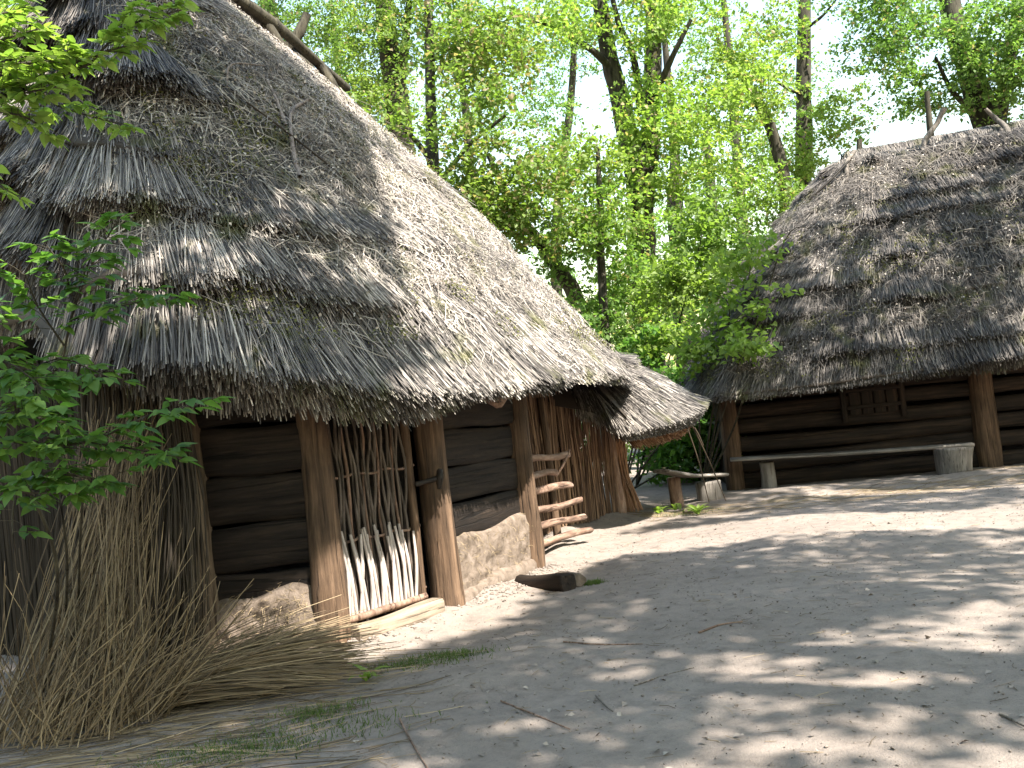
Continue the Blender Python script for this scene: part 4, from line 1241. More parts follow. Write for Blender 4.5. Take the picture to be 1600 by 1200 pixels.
g = (-1.127, 6.400, 0.000)
weed('dock_plant', 'small dark broad-bladed weed at the edge of the straw by the hut', g, 9, 0.022, 0.17, (0.1, 0.9), 81)
for j, (px, lab) in enumerate((((1.831, 13.857, 0.000), 'bright leafy weed nearest the porch post'), ((2.285, 13.305, 0.000), 'bright leafy weed with yellow buds before the short bench'), ((2.100, 14.024, 0.000), 'small weed against the leg of the short bench'))):
    weed('dandelion_plant', lab, px, (14, 18, 9)[j], 0.03, (0.20, 0.22, 0.15)[j], (0.1, 0.9), 90 + j)
stn = timber('pebble', (2.161, 13.690, 0.000), (2.287, 13.700, 0.003), 0.06, 0.045, M_CLAY, None, 2, 0.2, 0.8, 0, 10, 5, seed=9)
tag(stn, 'small pale stone among the bright weeds by the short bench', 'stone')
# ------------------------------------------------------------------ trees and shrubs
def crown(name, blobs, seed, mat, parent, origin, leaf=0.13, per=22, spread=0.34, keep=None, kind=None, seeds=0.0):
    """blobs: (centre, radii, clumps).  Sprays of leaves hang from clump centres that favour the outside of each blob."""
    q = np.random.default_rng(seed)
    Cs, tn = [], []
    for c, r, n in blobs:
        d = norm(q.normal(0, 1, (n, 3)))
        rad = q.random(n) ** 0.42
        p = np.asarray(c) + d * rad[:, None] * np.asarray(r)
        nz = NZ(p * 0.55 + seed)
        k = nz > -0.22 - 0.25 * q.random(n)
        Cs.append(p[k]); tn.append(np.clip(0.45 + 0.3 * NZ(p[k] * 0.9 + 40) + q.normal(0, 0.16, k.sum()), 0, 1))
    C = np.concatenate(Cs); tn = np.concatenate(tn)
    n = len(C)
    up = q.random(n)
    ax = norm(np.stack([q.normal(0, 1, n), q.normal(0, 1, n), q.normal(-0.35, 0.3, n)], 1))
    m = n * per
    i = np.repeat(np.arange(n), per)
    t = q.uniform(-1, 1, m)
    P = C[i] + ax[i] * (t * spread)[:, None] + q.normal(0, 1, (m, 3)) * np.array([0.30, 0.30, 0.16]) * spread
    P[:, 2] -= 0.25 * spread * t * t
    N = norm(q.normal(0, 0.55, (m, 3)) + np.array([0, 0, 0.75]))
    if keep is not None:
        k = keep(P, q)
        P, N, i = P[k], N[k], i[k]; m = len(P)
    sz = leaf * q.uniform(0.6, 1.3, m)
    tint = np.clip(tn[i] + q.normal(0, 0.12, m), 0, 1)
    d = ax[i] + q.normal(0, 0.7, (m, 3)) + np.array([0, 0, -0.45])
    return leaves_obj(name, P, sz, N, q, mat, tint, parent, origin, kind, aspect=0.34, dirs=d, seed_share=seeds)


def tree(name, label, base, limbs, blobs, seed, mat=None, group=None, leaf=0.115, per=30, spread=0.36, cat='tree', keep=None, seeds=0.06):
    t = thing(name, label, cat, base, group)
    tubes_obj('trunk', limbs, M_BARK, t, base, 10, 6, 0.16)
    crown('crown', blobs, seed, mat or M_LEAF, t, base, leaf, per, spread, keep, None, seeds)
    return t


WOOD = 'trees standing behind the two houses'
def foot(p, dx=0.0):
    return (p[0] + dx, p[1], 0.0)


# big forked tree in the gap between the houses
p = (3.134, 23.000, 2.536)
tree('forked_tree', 'stout forked tree with ridged bark rising in the gap between the roofs', foot(p),
     [([(p[0] + 0.1, 23, -0.2), (3.233, 23.000, 3.723), (3.335, 23.000, 5.064), (3.387, 23.000, 5.962)], [0.40, 0.36, 0.33, 0.31]),
      ([(3.385, 23.000, 5.661), (3.353, 23.000, 7.023), (3.204, 23.000, 8.705), (3.010, 22.800, 9.867), (2.873, 22.500, 12.010)], [0.25, 0.25, 0.23, 0.20, 0.15]),
      ([(3.414, 23.100, 5.677), (3.821, 23.200, 7.481), (4.131, 23.400, 9.509), (4.661, 23.600, 12.972)], [0.25, 0.23, 0.21, 0.17]),
      ([(3.137, 22.900, 9.285), (2.543, 22.400, 9.692), (1.696, 22.000, 10.143), (0.854, 21.600, 10.360)], [0.10, 0.08, 0.06, 0.03]),
      ([(3.677, 23.100, 8.230), (3.582, 22.700, 9.468), (3.266, 22.200, 10.055), (3.089, 22.000, 11.017)], [0.10, 0.08, 0.07, 0.05]),
      ([(3.966, 23.200, 8.536), (4.444, 22.600, 9.340), (4.893, 22.200, 10.029)], [0.09, 0.07, 0.04])],
     [((3.149, 22.000, 3.625), (1.6, 1.2, 1.2), 90), ((3.240, 22.000, 5.773), (1.7, 1.4, 1.4), 80), ((4.594, 22.300, 7.156), (1.7, 1.6, 1.6), 150), ((5.251, 22.300, 9.146), (2.0, 1.8, 1.5), 160),
      ((2.670, 21.800, 9.960), (2.0, 1.6, 0.9), 90), ((4.197, 22.500, 11.270), (2.6, 2, 1.2), 130), ((1.983, 22.500, 6.451), (0.9, 1.0, 1.3), 45), ((1.075, 21.600, 9.764), (1.5, 1.4, 0.9), 90), ((3.229, 22.000, 7.653), (0.5, 0.5, 1.6), 40), ((3.979, 22.400, 8.725), (0.5, 0.5, 1.8), 44), ((3.101, 22.000, 4.491), (0.7, 0.6, 1.2), 40)], 101, group=WOOD)
# bright maple beyond the big roof
p = (-1.293, 21.000, 2.891)
tree('maple_tree', 'sunlit yellow-green maple with hanging seed sprays just beyond the big roof', foot(p),
     [([(p[0], 21, -0.2), (-1.232, 21.000, 4.802), (-1.184, 21.000, 7.139), (-1.027, 21.000, 9.201), (-0.827, 21.000, 11.689)], [0.20, 0.17, 0.13, 0.11, 0.07]),
      ([(-1.227, 21.000, 6.453), (-0.414, 20.600, 7.225), (0.446, 20.200, 7.691)], [0.07, 0.05, 0.03]),
      ([(-1.143, 21.000, 6.996), (-1.586, 20.600, 7.621), (-2.051, 20.200, 7.823)], [0.07, 0.05, 0.03])],
     [((-1.954, 20.000, 7.226), (1.2, 1.2, 1.0), 130), ((-0.729, 19.800, 7.564), (1.5, 1.3, 1.2), 210), ((0.174, 19.800, 6.295), (1.5, 1.3, 1.2), 210), ((-0.782, 20.000, 5.918), (1.3, 1.2, 0.9), 120), ((-2.237, 20.000, 8.311), (0.9, 0.9, 0.5), 40),
      ((0.997, 20.000, 5.468), (1.0, 1.0, 0.9), 50), ((0.178, 20.200, 8.921), (1.3, 1.2, 1.0), 110), ((-0.964, 20.300, 9.482), (1.4, 1.2, 1.2), 130), ((1.283, 20.300, 6.831), (0.8, 0.9, 0.8), 40)], 102, group=WOOD, seeds=0.16)
# leaning trunk
p = (1.784, 21.500, 2.595)
tree('leaning_tree', 'dark trunk leaning left out of the foliage above the far end of the big roof', foot(p),
     [([(p[0] + 0.3, 21.5, -0.2), (1.619, 21.500, 3.662), (1.345, 21.400, 4.421), (0.992, 21.300, 5.057), (0.403, 21.200, 6.047), (-0.002, 21.000, 7.152)], [0.20, 0.18, 0.16, 0.14, 0.10, 0.05])],
     [((1.231, 21.000, 4.817), (1.1, 0.9, 0.5), 20), ((2.262, 20.800, 4.404), (1.1, 1.0, 1.0), 40), ((0.352, 20.800, 5.559), (0.8, 0.8, 0.6), 30), ((1.811, 20.200, 3.178), (0.9, 0.9, 0.6), 50)], 103, M_LEAF_FAR, WOOD)
p = (1.878, 20.000, 2.503)
tree('slender_tree', 'thin straight grey stem left of the stout forked tree', foot(p),
     [([(p[0], 20, -0.2), (2.018, 20.000, 3.921), (2.132, 20.000, 5.348), (2.234, 20.000, 6.782)], [0.10, 0.09, 0.075, 0.04])],
     [((2.205, 20.000, 6.391), (0.6, 0.6, 0.8), 26), ((2.354, 19.600, 5.117), (0.8, 0.8, 0.7), 40)], 104, group=WOOD)
p = (7.871, 27.000, 2.257)
tree('ivy_tree', 'straight slim trunk clothed in leaves, standing against the sky left of the far ridge', foot(p),
     [([(p[0], 27, -0.2), (8.182, 27.000, 4.687), (8.629, 27.000, 8.002), (8.869, 27.000, 10.112), (9.286, 27.000, 13.470)], [0.26, 0.24, 0.22, 0.20, 0.16]),
      ([(8.806, 27.000, 9.406), (8.124, 26.500, 9.579), (7.431, 26.000, 9.915)], [0.05, 0.04, 0.02]), ([(9.034, 27.000, 11.256), (9.369, 26.500, 11.375), (9.672, 26.000, 11.657)], [0.05, 0.04, 0.02])],
     [((8.858, 26.800, 10.221), (0.32, 0.35, 1.6), 34), ((8.496, 26.600, 7.558), (0.45, 0.5, 0.9), 26), ((9.125, 26.000, 8.363), (1.0, 1.0, 0.8), 46), ((8.158, 26.500, 11.416), (0.8, 0.8, 0.7), 28),
      ((7.564, 26.000, 7.331), (1.2, 1.0, 1.0), 70), ((10.059, 27.000, 9.095), (0.9, 0.9, 0.6), 24)], 105, group=WOOD)
p = (7.128, 25.000, 2.226)
tree('bent_tree', 'bent grey limb leaning left behind the bright foliage beside the slim trunk', foot(p),
     [([(p[0], 25, -0.2), (7.302, 25.000, 4.487), (7.398, 25.000, 6.769), (7.160, 25.000, 8.274), (6.535, 24.600, 9.357), (5.859, 24.000, 10.175)], [0.22, 0.2, 0.17, 0.15, 0.11, 0.05])],
     [((6.168, 24.000, 8.715), (1.3, 1.2, 1.3), 90), ((6.998, 24.300, 9.848), (0.8, 0.9, 0.7), 30), ((5.907, 24.000, 6.373), (1.2, 1.1, 1.1), 70), ((6.954, 24.000, 5.948), (0.8, 0.8, 0.6), 30)], 106, group=WOOD)
p = (4.919, 29.000, 2.678)
tree('far_tree', 'dark upright trunk in the shade right of the stout forked tree', foot(p),
     [([(p[0], 29, -0.2), (5.170, 29.000, 5.297), (5.305, 29.000, 7.562), (5.703, 29.000, 9.809)], [0.22, 0.2, 0.17, 0.08])],
     [((5.107, 28.000, 5.890), (1.4, 1.2, 1.6), 70), ((6.108, 28.000, 5.052), (1.4, 1.2, 1.4), 60), ((4.695, 27.000, 3.646), (1.4, 1.2, 0.9), 70)], 107, M_LEAF_FAR, WOOD)
p = (6.551, 31.000, 2.616)
tree('far_tree', 'shaded trunk behind the bright maple shoots beside the far thatch', foot(p),
     [([(p[0], 31, -0.2), (6.780, 31.000, 5.217), (6.825, 31.000, 7.444), (6.953, 31.000, 9.875)], [0.24, 0.22, 0.18, 0.1])],
     [((6.738, 30.000, 7.045), (1.6, 1.3, 1.6), 80), ((6.968, 29.000, 4.161), (1.2, 1.2, 1.2), 50)], 108, M_LEAF_FAR, WOOD)
# tree over the far roof
p = (12.883, 25.000, 4.225)
tree('spreading_tree', 'spreading dark green tree with forked limbs above the far ridge', foot(p),
     [([(p[0], 25, -0.2), (12.957, 25.000, 5.525), (12.767, 25.000, 7.351), (12.396, 25.000, 9.038), (12.104, 25.000, 10.723), (12.032, 25.000, 12.891)], [0.52, 0.48, 0.42, 0.33, 0.28, 0.2]),
      ([(12.829, 25.000, 7.180), (13.191, 24.800, 8.720), (13.492, 24.600, 9.920), (13.796, 24.400, 11.427)], [0.2, 0.18, 0.17, 0.12]),
      ([(12.503, 25.000, 7.872), (11.639, 24.400, 8.344), (11.115, 24.000, 9.141)], [0.1, 0.07, 0.04])],
     [((10.208, 24.000, 9.713), (1.5, 1.5, 1.2), 120), ((11.314, 23.600, 9.911), (1.8, 1.6, 1.3), 160), ((12.480, 23.600, 9.319), (1.5, 1.5, 1.4), 130), ((11.631, 24.000, 8.452), (1.4, 1.3, 0.8), 70),
      ((10.199, 24.000, 10.987), (1.8, 1.5, 1.0), 90), ((13.161, 24.000, 8.131), (1.0, 1.0, 0.9), 60), ((13.716, 23.500, 9.771), (1.5, 1.5, 1.6), 90), ((10.786, 25.000, 8.549), (1.0, 1.0, 0.5), 24)], 109, M_LEAF_FAR, WOOD)
# trees far behind the big roof
p = (-2.904, 31.000, 3.611)
tree('far_tree', 'dark forked trunk seen above the big roof among pale leaves', foot(p),
     [([(p[0], 31, -0.2), (-2.695, 31.000, 7.637), (-2.686, 31.000, 11.305), (-2.760, 31.000, 13.773), (-2.732, 31.000, 16.862)], [0.5, 0.45, 0.38, 0.32, 0.24]),
      ([(-2.624, 31.000, 11.913), (-2.249, 30.600, 13.160), (-1.901, 30.200, 14.578)], [0.2, 0.15, 0.1])],
     [((-3.566, 30.000, 13.476), (1.8, 1.5, 1.5), 130), ((-1.539, 30.000, 14.057), (1.8, 1.5, 1.5), 130), ((-3.355, 30.000, 11.667), (1.4, 1.4, 0.9), 100), ((-2.198, 30.000, 15.323), (2.5, 2, 1.2), 90), ((-0.002, 31.000, 14.097), (1.8, 1.6, 1.6), 90)], 110, group=WOOD)
p = (-6.911, 33.000, 4.143)
tree('far_tree', 'leaning far trunk beside the ridge poles of the big roof', foot(p),
     [([(p[0], 33, -0.2), (-6.683, 33.000, 10.814), (-6.729, 33.000, 14.743), (-6.989, 33.000, 17.621)], [0.45, 0.38, 0.3, 0.24])],
     [((-5.050, 32.000, 14.400), (2.0, 1.6, 1.4), 130), ((-6.422, 32.000, 15.395), (1.6, 1.5, 1.1), 60), ((-5.257, 32.000, 16.548), (2.2, 1.8, 1.0), 80), ((-4.477, 32.500, 12.595), (1.2, 1.2, 0.8), 40)], 111, M_LEAF_FAR, WOOD)
p = (-12.977, 26.000, 4.396)
tree('far_tree', 'bright tree peeping out left of the big roof', foot(p),
     [([(p[0], 26, -0.2), (-12.673, 26.000, 9.644), (-12.489, 26.000, 13.581), (-12.357, 26.000, 15.993)], [0.3, 0.25, 0.2, 0.15])],
     [((-11.860, 25.000, 12.939), (1.4, 1.2, 1.4), 90), ((-13.102, 25.000, 11.909), (1.6, 1.2, 2), 90), ((-11.268, 25.000, 14.040), (1.4, 1.2, 1), 50)], 112, group=WOOD)
p = (1.485, 36.000, 3.425)
tree('far_tree', 'hazy far tree filling the sky between the maple and the stout fork', foot(p),
     [([(p[0], 36, -0.2), (2.235, 36.000, 8.280), (3.269, 36.000, 12.906), (3.962, 36.000, 17.844)], [0.25, 0.2, 0.13, 0.08])],
     [((3.103, 35.000, 14.684), (2.4, 1.8, 1.6), 120), ((1.727, 35.000, 12.515), (2.0, 1.6, 1.8), 110), ((2.616, 35.000, 10.115), (1.6, 1.5, 1.2), 50), ((1.779, 35.000, 6.533), (2.2, 1.6, 1.5), 50)], 113, M_LEAF_FAR, WOOD)

for j, (lab, f_, bl_) in enumerate((
        ('pale far tree above the middle of the big roof slope', (-5.392, 38.000, 4.258), (((-4.961, 38.000, 17.194), 2.4, 110), ((-3.707, 38.000, 14.796), 2.2, 110), ((-4.216, 38.000, 19.641), 2.6, 90))),
        ('pale far tree behind the sunlit maple', (-0.663, 40.000, 3.871), (((0.435, 40.000, 16.883), 2.6, 130), ((-0.669, 40.000, 13.827), 2.2, 90), ((1.776, 40.000, 19.662), 2.6, 90))),
        ('pale far tree right of the stout forked trunk', (7.492, 39.000, 2.958), (((9.016, 39.000, 15.588), 2.6, 110), ((9.126, 39.000, 11.971), 2.4, 110), ((7.252, 39.000, 8.837), 2, 80))),
        ('pale far tree low behind the far thatch', (9.481, 37.000, 2.638), (((10.249, 37.000, 10.540), 2, 70), ((9.606, 37.000, 6.967), 2, 80), ((11.477, 37.000, 12.848), 1.6, 44))),
        )):
    tree('far_tree', lab, foot(f_), [([(f_[0], f_[1], -0.2), (f_[0] - 0.3, f_[1], 6), (f_[0] - 0.1, f_[1], 12), (f_[0], f_[1], 18)], [0.3, 0.25, 0.18, 0.08])],
         [(c_, (r_, r_ * 0.8, r_ * 0.75), n_) for c_, r_, n_ in bl_], 170 + j, M_LEAF if j < 2 else M_LEAF_FAR, WOOD)

# maple shoots and shrubs against the far house
SH = 'leafy shrubs in the gap between the houses'
def shrub(label, base, blobs, seed, mat=None, stems=5, leaf=0.12, per=22):
    q = np.random.default_rng(seed)
    limbs = []
    for c, r, n in blobs:
        c = np.array(c)
        mid = (np.array(base) + c) / 2 + q.normal(0, 0.12, 3)
        limbs.append(([base, tuple(mid), tuple(c), tuple(c + np.array([q.normal(0, 0.2), q.normal(0, 0.2), r[2] * 0.7]))], [0.020, 0.015, 0.010, 0.004]))
    t = thing('shrub', label, 'shrub', base, SH)
    tubes_obj('stem', limbs, M_BARK, t, base, 7, 5, 0.1)
    crown('crown', blobs, seed, mat or M_LEAF, t, base, leaf, per, 0.28)


shrub('bright maple shoots overhanging the left end of the far thatch', (2.9, 16.2, 0), [((3.977, 15.600, 3.666), (0.55, 0.6, 0.45), 46), ((4.447, 15.400, 3.807), (0.42, 0.4, 0.24), 30), ((3.503, 15.500, 2.790), (0.6, 0.6, 0.5), 46), ((3.058, 15.600, 2.238), (0.5, 0.5, 0.3), 34), ((3.850, 15.000, 2.948), (0.45, 0.4, 0.24), 24), ((3.481, 14.600, 2.227), (0.34, 0.3, 0.16), 14)], 121)
shrub('tall green shrub in the middle of the gap between the roofs', (2.1, 18.5, 0), [((3.295, 18.500, 3.717), (0.8, 0.8, 0.6), 70), ((3.953, 18.800, 4.794), (0.7, 0.7, 0.7), 60), ((2.848, 18.000, 2.525), (0.7, 0.6, 0.4), 50), ((4.141, 18.500, 3.749), (0.5, 0.6, 0.5), 40)], 122)
shrub('dark low shrub behind the porch roof', (1.7, 17.2, 0), [((2.919, 17.500, 1.801), (0.7, 0.6, 0.35), 50), ((2.501, 18.000, 2.561), (0.5, 0.5, 0.4), 30), ((3.527, 17.800, 1.630), (0.5, 0.6, 0.4), 40), ((3.072, 17.800, 0.641), (0.9, 0.6, 0.5), 60)], 123, M_LEAF_DARK)
shrub('dark shrub deep in the shade behind the short bench', (2.7, 18.0, 0), [((3.405, 18.300, 0.706), (0.7, 0.6, 0.4), 40), ((2.664, 18.300, 0.429), (0.9, 0.6, 0.5), 50), ((3.765, 18.600, 1.262), (0.5, 0.5, 0.5), 40)], 124, M_LEAF_DARK)
# far wood closing the view
q_ = np.random.default_rng(7)
bl = []
for k in range(64):
    x = q_.uniform(-45, 55); y = q_.uniform(42, 60)
    bl.append(((x, y, q_.uniform(1, 8)), (4, 3, 2.6), 34))
crown('woodland', bl, 131, M_LEAF_FAR, None, (0, 50, 0), 0.34, 20, 0.95, None, 'stuff')
# underwood closer in, low
bl = []
for k in range(26):
    x = q_.uniform(-9, 16); y = q_.uniform(24, 33)
    bl.append(((x, y, q_.uniform(0.5, 1.6)), (1.8, 1.4, 1.3), 60))
for k in range(22):
    x = q_.uniform(-16, -9.5); y = q_.uniform(6, 24)
    bl.append(((x, y, q_.uniform(0.4, 1.3)), (1.6, 1.5, 1.0), 36))
crown('undergrowth', bl, 132, M_LEAF_DARK, None, (3, 28, 0), 0.16, 20, 0.5, None, 'stuff')

# ------------------------------------------------------------------ trees beside and behind the viewer that shade the yard
SX, SY = SUN.x / SUN.z, SUN.y / SUN.z


def shade_keep(P, q):
    """crowns with the gaps the sunlit places in the yard call for"""
    X = P[:, 0] - SX * P[:, 2]; Y = P[:, 1] - SY * P[:, 2]
    def capsule(ax, ay, bx, by, w):
        dx, dy = bx - ax, by - ay
        t = np.clip(((X - ax) * dx + (Y - ay) * dy) / (dx * dx + dy * dy), 0, 1)
        return np.hypot(X - ax - t * dx, Y - ay - t * dy) / w
    d = np.minimum.reduce([capsule(-2.2, 7.45, -1.5, 7.6, 0.30), capsule(-1.5, 8.05, -0.7, 8.7, 0.42), capsule(-1.45, 7.4, -0.6, 8.1, 0.52), capsule(-1.0, 8.3, 0.3, 10.9, 0.75), capsule(0.5, 11.4, 2.8, 11.5, 0.85), capsule(2.8, 11.4, 7.5, 8.6, 0.72),
                           capsule(0.3, 12.6, 1.2, 13.2, 0.7), capsule(-1.1, 10.1, -2.4, 12.6, 1.3), capsule(-0.3, 11.5, 0.6, 13.2, 1.0), capsule(-4.9, 15.2, -6.2, 17.5, 1.0), capsule(4.2, 14.0, 9, 11.6, 0.22),
                           capsule(-5.4, 6.1, -4.1, 6.45, 0.6), capsule(-6.8, 11.6, -7.4, 12.2, 0.5)])
    n = NZ(np.stack([X * 1.3, Y * 1.3, 0 * X], -1)) * 0.25
    keep = np.clip((d + n - 0.85) * 4, 0, 1)
    # sun flecks over the nearest earth
    fl = NZ(np.stack([X * 2.0 + 3, Y * 2.3, 0 * X + 8], -1)) + 0.35 * NZ(np.stack([X * 0.7, Y * 0.7, 0 * X + 3], -1))
    zone = np.clip((7.0 - Y) * 1.5, 0, 1) * np.clip((X - 0.2) * 1.2, 0, 1)
    keep = keep * (1 - zone * np.clip((fl - 0.36) * 6, 0, 0.78))
    return q.random(len(X)) < keep


YT = 'tall trees around the near side of the yard'
def shade_tree(label, base, limbs, blobs, seed):
    tree('yard_tree', label, base, limbs, blobs, seed, M_LEAF, YT, 0.20, 24, 0.5, 'tree', shade_keep)


shade_tree('tall tree at the right of the yard, its crown over the open earth', (8.5, -0.5, 0),
           [([(8.5, -0.5, -0.2), (8.3, -0.4, 4), (7.8, -0.2, 8), (7, 0.2, 13)], [0.4, 0.34, 0.28, 0.1]), ([(8.2, -0.3, 5.5), (6, 0.4, 8.5), (4, 1, 10.5)], [0.2, 0.14, 0.06])],
           [((4.5, 0.2, 11), (4.8, 4.2, 2.6), 430), ((7.5, 1.8, 11.5), (4.0, 4.0, 2.6), 380), ((6.2, 3.6, 11.5), (2.6, 2.0, 1.5), 180), ((2.6, 1.0, 10.6), (3.0, 2.6, 1.6), 130)], 141)
shade_tree('tall tree at the right beyond the frame, its crown toward the far house', (15.5, 6.0, 0),
           [([(15.5, 6, -0.2), (15.2, 6.2, 5), (14, 6.5, 9), (13, 7, 14)], [0.45, 0.38, 0.3, 0.1]), ([(15, 6.2, 6), (12.5, 7, 9), (10.5, 8, 11)], [0.2, 0.14, 0.06])],
           [((12.3, 9.3, 12), (4.2, 3.6, 2.4), 240), ((10.2, 5.5, 12), (3.6, 3.4, 2.2), 200), ((13.5, 12.5, 11.5), (3.2, 2.6, 2), 120), ((8.0, 9.9, 12.2), (2.0, 2.0, 1.2), 130)], 142)
shade_tree('tall tree behind the viewer, its crown over the near roof', (-5.5, -1.5, 0),
           [([(-5.5, -1.5, -0.2), (-5.3, -1.2, 5), (-4, 0, 9), (-2, 1.5, 13)], [0.4, 0.34, 0.26, 0.1]), ([(-5, -0.9, 6), (-2.5, 1.5, 9), (0, 3.3, 11)], [0.2, 0.14, 0.06])],
           [((2.0, 4.7, 11.8), (2.6, 2.4, 1.6), 260), ((0.4, 4.2, 11.8), (2.4, 2.6, 1.6), 200), ((-1.6, 3.4, 12.0), (2.8, 2.6, 1.8), 170), ((1.5, 6.4, 13.8), (2.2, 2.0, 1.2), 90), ((2.5, 0.1, 11.5), (1.6, 1.2, 0.9), 90)], 143)

# ------------------------------------------------------------------ maple sapling and branch close to the viewer at the left
def leaf_shape(L=1.0):
    """ovate pointed leaflet along +X, folded on the midrib, tip drooping"""
    t = np.array([0, 0.12, 0.32, 0.55, 0.78, 1.0])
    w = np.array([0.01, 0.17, 0.27, 0.23, 0.12, 0.0])
    z = -0.10 * t * t
    V = np.concatenate([np.stack([t, w, z + w * 0.22], 1), np.stack([t, 0 * t, z], 1), np.stack([t, -w, z + w * 0.22], 1)]) * L
    k = len(t)
    q = []
    for j in range(k - 1):
        q += [[j, k + j, k + j + 1, j + 1], [k + j, 2 * k + j, 2 * k + j + 1, k + j + 1]]
    return V, np.array(q)


LEAFM = {}
def leaf_meshes(mat, key):
    out = []
    for j in range(4):
        V, qd = leaf_shape()
        V = V.copy(); V[:, 1] *= (0.85, 1.0, 1.15, 1.0)[j]
        V[:, 2] += (0.04, -0.05, 0.0, -0.1)[j] * V[:, 0] ** 2
        out.append(np_mesh('leaf', V, quads=qd, tint=np.full(len(V), (0.2, 0.45, 0.7, 0.95)[j]), mat=mat, smooth=True))
    return out


def leafy(name, label, base, stems, twigs, mat, seed, size, per, cat='sapling', nmax=300):
    """twigs: polylines carrying compound leaves of three to five leaflets"""
    q = np.random.default_rng(seed)
    t = thing(name, label, cat, base)
    tubes_obj('stem', stems, M_BARK, t, base, 7, 6, 0.1)
    sp = []
    places = []
    for pts, n in twigs:
        n = int(n * per)
        pts = np.array(pts, float)
        sp.append((pts, np.linspace(0.007, 0.003, len(pts))))
        seg = np.linalg.norm(np.diff(pts, axis=0), axis=1); L = np.concatenate([[0], np.cumsum(seg)])
        for j in range(n):
            s = L[-1] * (0.12 + 0.88 * (j + q.random()) / n)
            p = np.array([np.interp(s, L, pts[:, k]) for k in range(3)])
            i = min(np.searchsorted(L, s), len(pts) - 1); d = norm(pts[i] - pts[i - 1])
            side = norm(np.cross(d, [0, 0, 1])) * (1 if j % 2 else -1)
            st = norm(d * 0.6 + side * q.uniform(0.5, 1.1) + np.array([0, 0, q.normal(0.05, 0.35)]))
            pl = size * q.uniform(0.7, 1.5)
            tip = p + st * pl
            sp.append((np.array([p, (p + tip) / 2 + [0, 0, 0.006], tip]), [0.002, 0.0017, 0.0014]))
            for a in ((0, 0.9, -0.9) if q.random() < 0.6 else (0, 0.75, -0.75, 1.5, -1.5)):
                c, s_ = math.cos(a), math.sin(a)
                dd_ = norm(np.array([st[0] * c - st[1] * s_, st[0] * s_ + st[1] * c, st[2] * 0.4 - 0.25 + q.normal(0, 0.22)]))
                places.append((tip - st * abs(a) * 0.012, dd_, size * q.uniform(0.65, 1.25) * (1 if a == 0 else 0.88)))
    tubes_obj('twig', sp, M_TWIG if False else M_BARK, t, base, 5, 3)
    ms = leaf_meshes(mat, name)
    q.shuffle(places) if False else None
    order = q.permutation(len(places))
    rest = []
    for k, i in enumerate(order):
        p, d, s = places[i]
        x = Vector(d).normalized()
        up = Vector((q.normal(0, 0.35), q.normal(-0.15, 0.35), 1)).normalized()
        y = up.cross(x).normalized(); z = x.cross(y)
        M = Matrix((x, y, z)).transposed()
        if k < nmax:
            o = bpy.data.objects.new('leaf', ms[int(q.integers(4))])
            link(o, t, p)
            o.rotation_euler = M.to_euler()
            o.scale = (s, s, s)
        else:
            V, qd = leaf_shape()
            rest.append((np.array(p) + (V * s) @ np.array(M).T, qd, np.tile([q.random(), 0, 0, 1], (len(V), 1))))
    if rest:
        V, Q, T = join(rest)
        mesh_obj('foliage', V, t, base, 'stuff', quads=Q, tint=T, mat=mat, smooth=True)
    return t


sb_ = (-3.283, 6.496, 0.000)
leafy('maple_sapling', 'green maple sapling growing beside the reeds at the near corner of the big hut', sb_,
      [([sb_, (-2.607, 5.500, 0.967), (-2.633, 5.300, 1.549), (-2.608, 5.200, 2.025)], [0.012, 0.011, 0.009, 0.006]), ([(-3.540, 7.373, 0.000), (-2.640, 5.700, 1.011), (-2.607, 5.600, 1.673), (-2.407, 5.500, 2.371), (-2.185, 5.400, 2.762)], [0.010, 0.009, 0.008, 0.006, 0.004]),
       ([(-3.493, 7.535, 0.000), (-2.602, 5.800, 1.104), (-2.488, 5.700, 1.657), (-2.543, 5.600, 2.176)], [0.009, 0.008, 0.007, 0.004])],
      [([(-2.608, 5.200, 2.025), (-2.315, 5.100, 2.124), (-2.021, 5.000, 1.990)], 9), ([(-2.571, 5.200, 1.684), (-2.148, 5.000, 1.679), (-1.810, 4.900, 1.773), (-1.536, 4.850, 1.802)], 15), ([(-2.224, 5.100, 1.684), (-1.958, 5.000, 1.627), (-1.727, 4.900, 1.568)], 9),
       ([(-2.616, 5.200, 1.554), (-2.323, 5.000, 1.536), (-2.044, 4.900, 1.474)], 12), ([(-2.736, 5.100, 1.507), (-2.411, 4.900, 1.456), (-2.191, 4.900, 1.433)], 11), ([(-2.802, 5.200, 1.742), (-2.501, 5.000, 1.716), (-2.202, 4.900, 1.656)], 12),
       ([(-2.407, 5.500, 2.371), (-2.074, 5.300, 2.386), (-1.734, 5.200, 2.401)], 11), ([(-2.407, 5.500, 2.371), (-2.233, 5.400, 2.626), (-2.032, 5.300, 2.833)], 13), ([(-2.455, 5.500, 2.233), (-2.484, 5.300, 2.429), (-2.489, 5.200, 2.589)], 8),
       ([(-2.608, 5.200, 2.025), (-2.605, 5.100, 2.221), (-2.620, 5.100, 2.422)], 9), ([(-2.543, 5.600, 2.176), (-2.521, 5.300, 2.019), (-2.602, 5.100, 1.889)], 10), ([(-2.657, 5.000, 2.155), (-2.449, 4.900, 2.095), (-2.255, 4.800, 1.945)], 11),
       ([(-2.667, 5.300, 1.553), (-2.668, 5.200, 1.358), (-2.627, 5.100, 1.248)], 3), ([(-2.350, 5.400, 2.497), (-2.328, 5.300, 2.621), (-2.373, 5.200, 2.747)], 6), ([(-2.626, 4.900, 1.891), (-2.359, 4.800, 1.832), (-2.177, 4.800, 1.781)], 12)],
      M_LEAF_DARK, 151, 0.098, 2.5)
